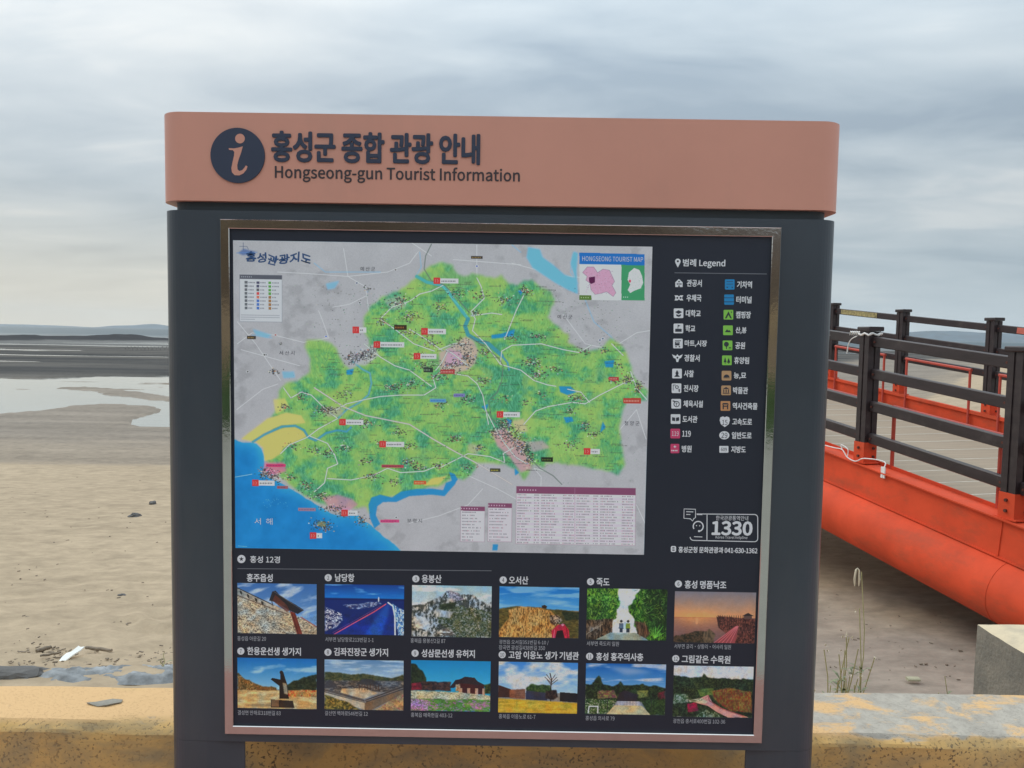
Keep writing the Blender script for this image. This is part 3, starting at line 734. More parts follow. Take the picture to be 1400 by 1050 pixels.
# ------------------------------------------------------------------ weeds, stones and litter
def at_ground(px, py, z=-0.4):
    for _ in range(6):
        p = GP(px, py, z); z = gz(p.x, p.y)
    return Vector((p.x, p.y, z))
def weed(name_seed, px, pybase, pytop, d, label, leaves, heads, lean=0.0, spread=0.12, stems=3, group=None):
    rs = random.Random(name_seed); base = WP(px, pybase, d); base.z = gz(base.x, base.y)-0.02
    top = WP(px, pytop, d).z; root = empty('weed', base, label, 'weed', group)
    sm = MB(); lf = MB(); sd_ = MB()
    for k in range(stems):
        h = (top-base.z)*(1 if k == 0 else rs.uniform(0.72, 0.97)); a = rs.uniform(0, 6.28)
        ox = (0 if k == 0 else rs.uniform(-spread, spread)); pts = []
        for i in range(10):
            t = i/9; pts.append(base+Vector((ox*t**0.6+lean*t*t+0.012*math.sin(t*9+a), 0.02*math.sin(t*5+a), h*t)))
        sm.tube(pts, [0.0027*(1-0.6*i/9)+0.0006 for i in range(10)], 6)
        for j in range(int(leaves*1.5)):
            t = rs.uniform(0.42, 0.98 if heads == 0 else 0.88); p = pts[int(t*9)]; an = rs.uniform(0, 6.28); ln = rs.uniform(0.03, 0.08)*(1.1-0.4*t)
            dv = Vector((math.cos(an), math.sin(an)*0.7, rs.uniform(0.1, 0.8))).normalized(); sv = dv.cross(Vector((0,0,1))).normalized()*ln*0.11
            q = p+dv*ln*0.5+Vector((0,0,0.004)); e = p+dv*ln-Vector((0,0,ln*0.15))
            lf.add([p, q+sv, e, q-sv], [(0,1,2,3)])
        for j in range(heads):
            p = pts[-1]+Vector((rs.uniform(-.012,.012), rs.uniform(-.012,.012), rs.uniform(-0.01, 0.02)))
            for q in range(12):
                an = rs.uniform(0, 6.28); el = rs.uniform(-0.6, 1.2); dv = Vector((math.cos(an)*math.cos(el), math.sin(an)*math.cos(el), math.sin(el)))*rs.uniform(.006,.013)
                s2 = dv.cross(Vector((0.3,0.2,1))).normalized()*0.0016
                sd_.add([p-s2, p+dv-s2*0.3, p+dv+s2*0.3, p+s2], [(0,1,2,3)])
    sm.build('stem', MT['stem'], root)
    if lf.v: tag(lf.build('leaf', MT['weed'], root), kind='stuff')
    if sd_.v: tag(sd_.build('seed_head', MT['seed'], root), kind='stuff')
weed(1, 1141, 950, 893, 2.62, 'low leafy green weed touching the right edge of the sign behind the wall', 34, 0, 0.01, 0.07, 6)
weed(2, 1151, 950, 868, 2.66, 'bushy weed with a dried flower behind the wall, middle of the clump', 30, 2, -0.01, 0.09, 6)
weed(3, 1163, 950, 832, 2.72, 'tall thin weed curving right above the clump behind the wall', 14, 1, 0.03, 0.06, 5)
weed(6, 1158, 950, 885, 2.6, 'short feathery weed at the right of the clump behind the wall', 34, 0, 0.015, 0.07, 6)
weed(4, 1170, 950, 782, 3.3, 'single grass stalk with a pale seed head rising highest behind the wall', 3, 0, 0.012, 0.0, 1)
def foxtail():
    p = WP(1172, 786, 3.3); mb = MB(); rs = random.Random(3)
    for s_ in (-0.009, 0.009):
        mb.tube([p+Vector((s_, 0, -0.05)), p+Vector((s_*1.2, 0, -0.02)), p+Vector((s_*0.7, 0, 0.022)), p+Vector((0, 0, 0.030))], [0.002, 0.0048, 0.004, 0.0015], 7)
    w = [o for o in bpy.data.objects if o.name.startswith('weed') and 'single grass' in o.get('label', '')][0]
    mb.build('seed_head', MT['seed'], w)
foxtail()
weed(8, 1294, 948, 925, 3.4, 'small sparse weed against the wall left of the concrete block', 10, 0, 0.0, 0.05, 3)
weed(9, 223, 935, 893, 4.2, 'short dead brown stalk sticking up from the sand by the sign', 1, 0, 0.01, 0.02, 2)

def rock(name, c, size, seed, m, label, cat, group=None, flat=1.0):
    bm = bmesh.new(); bmesh.ops.create_icosphere(bm, subdivisions=3, radius=1)
    for v in bm.verts:
        q = mnoise.fractal(v.co*1.4+Vector((seed, 0, 0)), 1, 2, 3); v.co *= 1+0.35*q
        v.co = Vector((v.co.x*size[0], v.co.y*size[1], max(-0.5, v.co.z)*size[2]))
    me = bpy.data.meshes.new(name); bm.to_mesh(me); bm.free(); me.materials.append(m)
    o = link(name, me); o.location = c; o.rotation_euler.z = seed; tag(o, label, cat, group); return o
rock('stone', at_ground(184, 706), (0.085, 0.06, 0.045), 1.3, MT['stone'], 'dark stone on the dry sand left of the sign, nearer of two', 'stone')
rock('stone', at_ground(209, 689), (0.065, 0.05, 0.045), 2.4, MT['stone'], 'small dark stone on the sand close to the sign, farther of two', 'stone')
rock('stone_slab', at_ground(22, 926)+Vector((0,0,0.0)), (0.20, 0.09, 0.05), 0.1, MT['stone'], 'flat dark stone slab behind the wall at the left edge of the photo', 'stone slab')
rock('pebble', at_ground(166, 815), (0.035, 0.028, 0.018), 3.3, MT['stone'], 'small brown pebble on the sand above the driftwood', 'pebble')
def litter():
    # blue grey cloth half buried along the wall
    mb = MB(); a0 = at_ground(48, 936); b0 = at_ground(246, 938); a1 = at_ground(56, 917); b1 = at_ground(246, 909); n, m_ = 90, 22; vs = []
    for j in range(m_+1):
        for i in range(n+1):
            u, v = i/n, j/m_; p = a0.lerp(b0, u).lerp(a1.lerp(b1, u), v)
            e = min(1, 6*v, 6*(1-v), 8*u+.2); q = mnoise.fractal(Vector((p.x*5-p.y*3, p.y*9+p.x*2, 2)), 0.8, 2.2, 4)
            rdg = 0.02*abs(math.sin(p.x*14+p.y*18+q*3))
            vs.append((p.x, p.y, gz(p.x, p.y)+0.004+e*(0.012+0.035*q+rdg*.6)))
    mb.add(vs, [(j*(n+1)+i, j*(n+1)+i+1, (j+1)*(n+1)+i+1, (j+1)*(n+1)+i) for j in range(m_) for i in range(n)], 0, True)
    tag(mb.build('tarpaulin', MT['tarp']), 'crumpled blue grey cloth half buried in sand along the wall left of the sign', 'tarpaulin')
    c = at_ground(98, 904); mb = MB(); out = [(q1*.7, q2*.7) for q1, q2 in [(-.085,-.035),(-.08,.0),(-.06,.03),(-.02,.028),(.03,.05),(.06,.03),(.09,.035),(.07,-.0),(.03,-.02),(-.03,-.045)]]
    k = len(out); mb.add([c+Vector((a, b, 0.045+0.02*math.sin(a*30)+b*0.6)) for a, b in out]+[c+Vector((a, b, 0.038+0.02*math.sin(a*30)+b*0.6)) for a, b in out],
           [tuple(range(k)), tuple(range(2*k-1, k-1, -1))]+[(i, (i+1) % k, k+(i+1) % k, k+i) for i in range(k)])
    tag(mb.build('plastic_scrap', MT['white_plastic']), 'torn white plastic scrap lying on debris behind the yellow wall', 'scrap')
    def stick(pa, pb, r, lab, z=0.03):
        A, B = at_ground(*pa), at_ground(*pb); A.z += z; B.z += z; mb = MB()
        mb.tube([A.lerp(B, i/7)+Vector((0, 0, 0.002*math.sin(i*1.9))) for i in range(8)], [r*(0.6+0.25*math.sin(0.4+i*0.4)) for i in range(8)], 8)
        tag(mb.build('driftwood_stick', MT['driftwood']), lab, 'stick')
    stick((118, 892), (153, 896), 0.014, 'pale driftwood stick lying just behind the white plastic scrap', 0.03)
    stick((50, 897), (70, 891), 0.016, 'short dark driftwood stick left of the white plastic scrap', 0.03)
    stick((55, 906), (84, 901), 0.009, 'thin twig touching the white plastic scrap from the left', 0.04)
    c = at_ground(1248, 934); mb = MB(); mb.cbox(c+Vector((0, 0, 0.03)), (0.085, 0.045, 0.02), None, 0.006)
    tag(mb.build('litter_carton', mat('pale_yellow_carton', (0.42, 0.40, 0.27), 0.7, var=0.2)), 'flattened pale carton on the dark sand behind the right wall', 'litter')
    # loose seaweed bits and chips
    rs = random.Random(12); mb = MB()
    def chip(p, s):
        a = rs.uniform(0, 6.28); X = Vector((math.cos(a), math.sin(a), 0)); Y = Vector((-math.sin(a), math.cos(a), 0)); mb.box(p+Vector((0, 0, s*0.3)), (s*rs.uniform(1, 3), s*0.7, s*0.5), (X, Y, Vector((0,0,1))))
    for i in range(260):
        px = rs.uniform(-20, 240); py = 905+rs.gauss(0, 9)-6*math.sin(px*0.03)
        if py < 870 or py > 934: continue
        chip(at_ground(px, py)+Vector((0,0,0.01)), rs.uniform(0.004, 0.012))
    for i in range(320):
        side = rs.random() < 0.45; px = rs.uniform(0, 235) if side else rs.uniform(1125, 1345); py = rs.uniform(650, 930)
        chip(at_ground(px, py), rs.uniform(0.004, 0.013))
    o = mb.build('beach_debris', MT['driftwood']); tag(o, kind='stuff')
litter()
def stakes():
    rs = random.Random(9); me = None
    for i in range(26):
        px = 168+i*2.7+rs.uniform(-.8, .8); py = 476.5+(i % 2)*2.6+rs.uniform(-.5, .5); p = GP(px, py, WATER_Z)
        if me is None:
            mb = MB(); mb.tube([Vector((0,0,-0.3)), Vector((0,0,0.2)), Vector((0.02,0,0.62))], [0.045, 0.04, 0.03], 6); o = mb.build('wooden_stake', MT['stone']); me = o.data
        else: o = link('wooden_stake', me)
        o.location = p; o.scale.z = rs.uniform(0.45, 0.8)
        tag(o, 'one of the short dark stakes standing in rows on the far tidal flat', 'stake', 'stakes on the tidal flat')
stakes()

# ------------------------------------------------------------------ the information sign
CX, HWL, HWR = -0.038, 0.7987, 0.722      # left and right half extents of the body
def rr_plan(xa, xb, ya, yb, r, rb=None, n=10):
    """rounded plan outline, counter-clockwise seen from above; front edge is ya (towards the viewer)"""
    rb = r if rb is None else rb; pts = []
    for (cx, cy, a0, q) in ((xa+r, ya+r, 180, r), (xb-r, ya+r, 270, r), (xb-rb, yb-rb, 0, rb), (xa+rb, yb-rb, 90, rb)):
        for i in range(n+1):
            a = math.radians(a0+90*i/n); pts.append((cx+q*math.cos(a), cy+q*math.sin(a)))
    return pts
SIGN = empty('information_sign', (CX, 0.08, 0.0), 'tall charcoal tourist information board with a copper pink header and an illustrated map', 'information board')
XL, XR = -0.7987, 0.722
hz_t = (FP(300, 155.5).z+FP(1080, 164.3).z)/2; hz_b = (FP(300, 277).z+FP(1080, 285.2).z)/2
bz_t = (FP(300, 288.5).z+FP(1080, 297.5).z)/2-0.001; pz_b = (FP(395, 1015).z+FP(950, 1024.5).z)/2
fxa = (FP(303,300).x+FP(308,1002).x)/2; fxb = (FP(1068,312).x+FP(1040,1014).x)/2
fzt = (FP(303,300).z+FP(1068,312).z)/2; fzb = (FP(308,1002).z+FP(1040,1014).z)/2
FW = 0.0205                                # steel bar width
lxi, rxi = FP(332.5, 1030).x, FP(1021, 1035).x
def shaded(mb_name, mb, m, parent, bevel=None):
    o = mb.build(mb_name, m, parent)
    if bevel:
        b = o.modifiers.new('bevel', 'BEVEL'); b.width = bevel; b.segments = 2; b.limit_method = 'ANGLE'; b.angle_limit = math.radians(50)
    return o
DEP = 0.16
# body: one cabinet whose front has the display opening (recess built in)
mb = MB(); mb.prism(rr_plan(XL, XR, 0, DEP, 0.05), pz_b, bz_t, 0, False)
body = shaded('cabinet', mb, MT['body'], SIGN, 0.0025)
mb = MB(); mb.prism(rr_plan(XL+0.022, XR-0.022, 0.012, DEP-0.012, 0.04), bz_t-0.001, hz_b+0.004, 0); shaded('neck', mb, MT['neck'], SIGN)
mb = MB(); mb.prism(rr_plan(XL-0.0022, XR+0.0022, -0.004, DEP+0.004, 0.054, n=14), hz_b, hz_t, 0); HD = shaded('header', mb, MT['header'], SIGN, 0.003)
for s, xi in ((0, lxi), (1, rxi)):
    mb = MB()
    if s == 0:
        xo = FP(277, 1020).x
        pl = [(XL+0.05-0.05*math.cos(math.radians(a)), 0.05-0.05*math.sin(math.radians(a))) for a in range(0, 91, 9)]
        pl = pl + [(xo-0.02, 0.0), (xo+0.01, 0.001), (xo+0.04, 0.004), (xo+0.07, 0.008), (xi, 0.011), (xi, 0.016), (xo+0.02, 0.045), (XL+0.09, DEP-0.02), (XL+0.05, DEP), (XL+0.015, DEP-0.015), (XL, DEP-0.05)]
    else:
        xo = FP(1080, 1026).x
        pl = [(XR-0.05+0.05*math.sin(math.radians(a)), 0.05-0.05*math.cos(math.radians(a))) for a in range(0, 91, 9)]
        pl = [(xi, 0.011), (xo-0.07, 0.008), (xo-0.04, 0.004), (xo-0.01, 0.001), (xo+0.02, 0.0)] + pl + [(XR, DEP-0.05), (XR-0.015, DEP-0.015), (XR-0.05, DEP), (XR-0.09, DEP-0.02), (xo-0.02, 0.045), (xi, 0.016)]
    mb.prism(pl, 0.012, pz_b-0.0006, 0); lg = shaded('leg', mb, MT['body'], SIGN, 0.0015)
    mb = MB(); cx = (pl[0][0]+xi)/2; mb.box((cx, 0.08, 0.010), (0.26, 0.26, 0.012)); shaded('base_plate', mb, MT['body'], SIGN, 0.002)

# display panel, set a little behind the steel frame
DP_Y = -0.0015
mb = MB(); mb.box(((fxa+fxb)/2, -0.0005, (fzt+fzb)/2), (fxb-fxa-FW, 0.002, fzt-fzb-FW)); DISP = mb.build('display_panel', MT['panel'], SIGN)
def frame_bar(xa, za, xb, zb, inner):
    """one mitred bar between two outer corners; inner = direction to the inside"""
    A, B = Vector((xa, 0, za)), Vector((xb, 0, zb)); T = (B-A).normalized(); I = Vector(inner); mb = MB()
    y0, y1 = 0.0006, -0.0080; c = 0.0016
    prof = [(0, y0), (0, y1+c*0.9), (c, y1), (FW-c, y1), (FW, y1+c*0.9), (FW, y0)]
    vs = [A+T*w+I*w+Vector((0, y, 0)) for w, y in prof]+[B-T*w+I*w+Vector((0, y, 0)) for w, y in prof]
    k = len(prof); fs = [(i, i+1, k+i+1, k+i) for i in range(k-1)]
    mb.add(vs, fs)
    me = mb.build('frame_bar', MT['steel'], SIGN); return me
frame_bar(fxa, fzt, fxb, fzt, (0, 0, -1)); frame_bar(fxa, fzb, fxb, fzb, (0, 0, 1))
frame_bar(fxa, fzb, fxa, fzt, (1, 0, 0)); frame_bar(fxb, fzb, fxb, fzt, (-1, 0, 0))
for o in [o for o in bpy.data.objects if o.name.startswith('frame_bar')]:
    bm = bmesh.new(); bm.from_mesh(o.data); bmesh.ops.recalc_face_normals(bm, faces=bm.faces)
    if sum(f.normal.y*f.calc_area() for f in bm.faces) > 0: bmesh.ops.reverse_faces(bm, faces=bm.faces)
    bm.to_mesh(o.data); bm.free()

# ---- lettering
BOLD = [(math.cos(k*math.pi/4), math.sin(k*math.pi/4)) for k in range(8)] + [(-.5, 0), (.5, 0), (0, .5), (0, -.5)]
NOTO = None
try:
    import os
    NOTO = bpy.data.fonts.load(os.path.join(bpy.utils.resource_path('LOCAL'), 'datafiles', 'fonts', 'Noto Sans CJK Regular.woff2'))
except Exception:
    NOTO = None                     # Blender's own fallback lettering is used instead
GLYPH = {}
def typeset(lines):
    """set every line of writing in one text block, three units apart, and split the faces by line"""
    lines = list(dict.fromkeys(lines)); cu = bpy.data.curves.new('t', 'FONT'); cu.body = '\n'.join(lines); cu.size = 1; cu.resolution_u = 3; cu.fill_mode = 'FRONT'; cu.space_line = 3
    if NOTO: cu.font = NOTO
    ob = bpy.data.objects.new('t', cu); me = ob.to_mesh()
    v = np.zeros(len(me.vertices)*3); me.vertices.foreach_get('co', v); v = v.reshape(-1, 3)
    pl = [tuple(p.vertices) for p in me.polygons]; ob.to_mesh_clear(); bpy.data.objects.remove(ob); bpy.data.curves.remove(cu)
    ln = np.round(-(v[:, 1]-0.3)/3.0).astype(int); idx = {}
    for k, t in enumerate(lines):
        sel = np.where(ln == k)[0]; mp = {int(q): n for n, q in enumerate(sel)}
        GLYPH[t] = (v[sel]+np.array([0, 3.0*k, 0]), []); idx[k] = (mp, t)
    for p in pl:
        mp, t = idx[int(ln[p[0]])]; GLYPH[t][1].append(tuple(mp[q] for q in p))
QUEUE = []
def lettering(*a, **k): QUEUE.append((a, k))
def flush_lettering():
    typeset([a[1] for a, k in QUEUE])
    for a, k in QUEUE: set_line(*a, **k)
def set_line(name, s, x0, x1, yc, m, y, parent, offset=0.012, height=None, extrude=0.0, bold=0.0, brush=False):
    """fit the line s between photo pixels x0..x1, centred on row yc, as flat letters on the upright plane y"""
    v, polys = GLYPH[s]
    if brush: v = v.copy(); v[:, 1] += 0.05*np.sin(v[:, 0]*5.1)+0.03*np.sin(v[:, 0]*13); v[:, 0] += 0.16*v[:, 1]+0.02*np.sin(v[:, 1]*14)
    if len(v) == 0: return None
    mn, mx = v.min(0), v.max(0); A, B = FP(x0, yc), FP(x1, yc); w = abs(B.x-A.x); sc = w/(mx[0]-mn[0])
    sz = sc if height is None else height/600.0/(mx[1]-mn[1])
    cz = (A.z+B.z)/2
    bw = bold*(mx[1]-mn[1])*sz                   # stroke growth as a share of the line height
    P = np.zeros((len(v), 3)); P[:,0] = A.x+(v[:,0]-mn[0])*sc; P[:,2] = cz+(v[:,1]-(mn[1]+mx[1])/2)*sz; P[:,1] = y-extrude
    mb = MB()
    if bold > 0:                                 # heavier strokes: copies shifted sideways, each a hair further out
        for k, (dx, dz) in enumerate(BOLD):
            mb.add([(p[0]+dx*bw, p[1]+0.00003*(k+1), p[2]+dz*bw) for p in P], polys)
    mb.add([tuple(p) for p in P], polys)
    if extrude > 0 and bold > 0: P = P.copy()
    if extrude > 0:
        ed = {}
        for p in polys:
            for i in range(len(p)):
                e = (p[i], p[(i+1) % len(p)]); k = tuple(sorted(e)); ed.setdefault(k, []).append(e)
        for (dx, dz) in (BOLD[:8] if bold > 0 else ((0, 0),)):
            n = len(mb.v); mb.v += [(p[0]+dx*bw, y-extrude+0.0003, p[2]+dz*bw) for p in P]; n2 = len(mb.v); mb.v += [(p[0]+dx*bw, y, p[2]+dz*bw) for p in P]
            for k, l in ed.items():
                if len(l) == 1: a, b = l[0]; mb.f.append((n+b, n+a, n2+a, n2+b)); mb.m.append(0); mb.sm.append(False)
    return mb.build(name, m, parent)
def flat(name, polys, y, parent, mats):
    """polys: list of (material index, [(px,py)...]); each later one lies 0.15 mm in front"""
    mb = MB()
    for i, (mi, pts) in enumerate(polys):
        mb.add([(FP(a, b).x, y-0.00015*i, FP(a, b).z) for a, b in pts], [tuple(range(len(pts)))], mi)
    return mb.build(name, mats, parent)
def circ(cx, cy, r, n=28, a0=0, a1=360): return [(cx+r*math.cos(math.radians(a0+(a1-a0)*i/n)), cy+r*math.sin(math.radians(a0+(a1-a0)*i/n))) for i in range(n if a1-a0 == 360 else n+1)]
def rrect(x0, y0, x1, y1, r, n=5):
    o = []
    for cx, cy, a in ((x1-r, y0+r, 270), (x1-r, y1-r, 0), (x0+r, y1-r, 90), (x0+r, y0+r, 180)):
        o += [(cx+r*math.cos(math.radians(a+90*i/n)), cy+r*math.sin(math.radians(a+90*i/n))) for i in range(n+1)]
    return o
HY = -0.0041
# raised disc and italic i
mb = MB(); c0 = FP(326.3, 213.5); R = 36.4/607.0; cir = [(c0.x+R*math.cos(2*math.pi*i/64), c0.z+R*math.sin(2*math.pi*i/64)) for i in range(64)]
vs = [(x, HY-0.003, z) for x, z in cir]+[(x, HY, z) for x, z in cir]
mb.add(vs, [tuple(range(64))]+[(i, 64+i, 64+(i+1) % 64, (i+1) % 64) for i in range(64)]); DISC = mb.build('emblem_disc', MT['navy'], HD)
def zq(a, b): return (200+a/2.5, 130+b/2.5)
stem = [zq(*p) for p in [(286,184),(304,185),(320,182),(334,178),(328,200),(320,222),(315,242),(316,256),(322,262),(332,259),(340,250),(344,243),(350,246),(346,258),(336,270),(322,277),(306,276),(297,266),(295,252),(299,232),(304,210),(305,197),(300,191),(287,190)]]
flat('letter_i', [(0, stem), (0, circ(329.8, 190.6, 6.6))], HY-0.0034, DISC, [MT['header']])
lettering('title_lettering', '홍성군 종합 관광 안내', 373, 655.5, 203, MT['navy'], HY, HD, offset=0.012, height=38.5, extrude=0.0025, bold=0.031)
lettering('subtitle_lettering', 'Hongseong-gun Tourist Information', 377, 710.5, 240, MT['brown_letter'], HY-0.0002, HD, offset=0.010, height=21.5, extrude=0.0008, bold=0.016)

PY = -0.0017     # face of the dark sheet plus a hair
def L(name, s, x0, x1, yc, m='white_ink', off=0.014, h=None, b=0.0): return lettering(name, s, x0, x1, yc, MT[m], PY-0.0005, DISP, offset=min(off, 0.012), height=h, bold=b)
# section headings and rules
flat('heading_badge', [(0, circ(330.4, 764, 5.6)), (1, [(330.4+(3.3 if k % 2 == 0 else 1.4)*math.sin(math.pi*k/5), 764-(3.3 if k % 2 == 0 else 1.4)*math.cos(math.pi*k/5)) for k in range(10)])], PY, DISP, [MT['white_ink'], MT['dark_ink']])
L('heading_text', '홍성 12경', 342.5, 383, 764.5, off=0.008, b=0.022)
flat('rule_line', [(0, [(325, 776.6), (672, 779.6), (672, 780.5), (325, 777.5)])], PY, DISP, [MT['rule_ink']])
flat('rule_line', [(0, [(922, 372.6), (1048, 374.2), (1048, 375.1), (922, 373.5)])], PY, DISP, [MT['rule_ink']])
flat('legend_pin', [(0, circ(926.5, 357.5, 3.8, 20, 150, 390)+[(926.5, 366)]), (1, circ(926.5, 357.3, 1.5, 12))], PY, DISP, [MT['white_ink'], MT['dark_ink']])
L('legend_heading', '범례 Legend', 933.5, 991, 360.5, off=0.010, b=0.022)
# captions
caps = [
 (None, '홍주읍성', (338, 373), 789.5, '홍성읍 아문길 20', (325, 364), 872.5),
 ((449, 789.5), '남당항', (458.5, 484.5), 789.5, '서부면 남당항로213번길 1-1', (445, 511), 874),
 ((568.7, 791), '용봉산', (577, 603.5), 791, '홍북읍 용봉산2길 87', (561.5, 609), 875.5),
 ((688, 792.6), '오서산', (696, 722), 793, '광천읍 오서길351번길 6-10 /', (682.5, 750), 877.8),
 ((807.3, 795), '죽도', (815.5, 833), 795.5, '서부면 죽도리 일원', (802, 846), 879.5),
 ((927.3, 798), '홍성 명품낙조', (936, 992.5), 799, '서부면 궁리·상황리·어사리 일원', (921.5, 999), 883.5),
 ((329.6, 889.8), '한용운선생 생가지', (338.5, 411.5), 890, '결성면 만해로318번길 83', (325.5, 384), 974),
 ((448.6, 891.3), '김좌진장군 생가지', (457, 530.5), 891, '갈산면 백야로546번길 12', (444.5, 503), 974.8),
 ((567.6, 892.6), '성삼문선생 유허지', (576.5, 649), 893, '홍북읍 매죽헌길 403-12', (562, 618.5), 977),
 ((686.6, 894.6), '고암 이응노 생가 기념관', (695.5, 791), 895.5, '홍북읍 이응노로 61-7', (682, 732), 979),
 ((806, 897), '홍성 홍주의사총', (815, 879), 897.5, '홍성읍 의사로 79', (800.5, 840), 981.3),
 ((923.7, 900), '그림같은 수목원', (932, 998), 901, '광천읍 충서로400번길 102-36', (920, 991), 985.5)]
for k, (c, t, (a, b), yt, ad, (e, f), ya) in enumerate(caps):
    if c:
        flat('number_badge', [(0, circ(c[0], c[1], 4.9, 24))], PY, DISP, [MT['white_ink']])
        n = str(k+1); lettering('number_text', n, c[0]-(1.3 if len(n) == 1 else 2.7), c[0]+(1.3 if len(n) == 1 else 2.7), c[1], MT['dark_ink'], PY-0.0006, DISP, offset=0.02, height=5.6)
    L('caption_text', t, a, b, yt, off=0.010, h=11.0, b=0.026)
    L('address_text', ad, e, f, ya, m='grey_ink', off=0.012, h=6.6)
L('address_text', '장곡면 광성길438번길 350', 682, 745, 885, m='grey_ink', off=0.012, h=6.6)
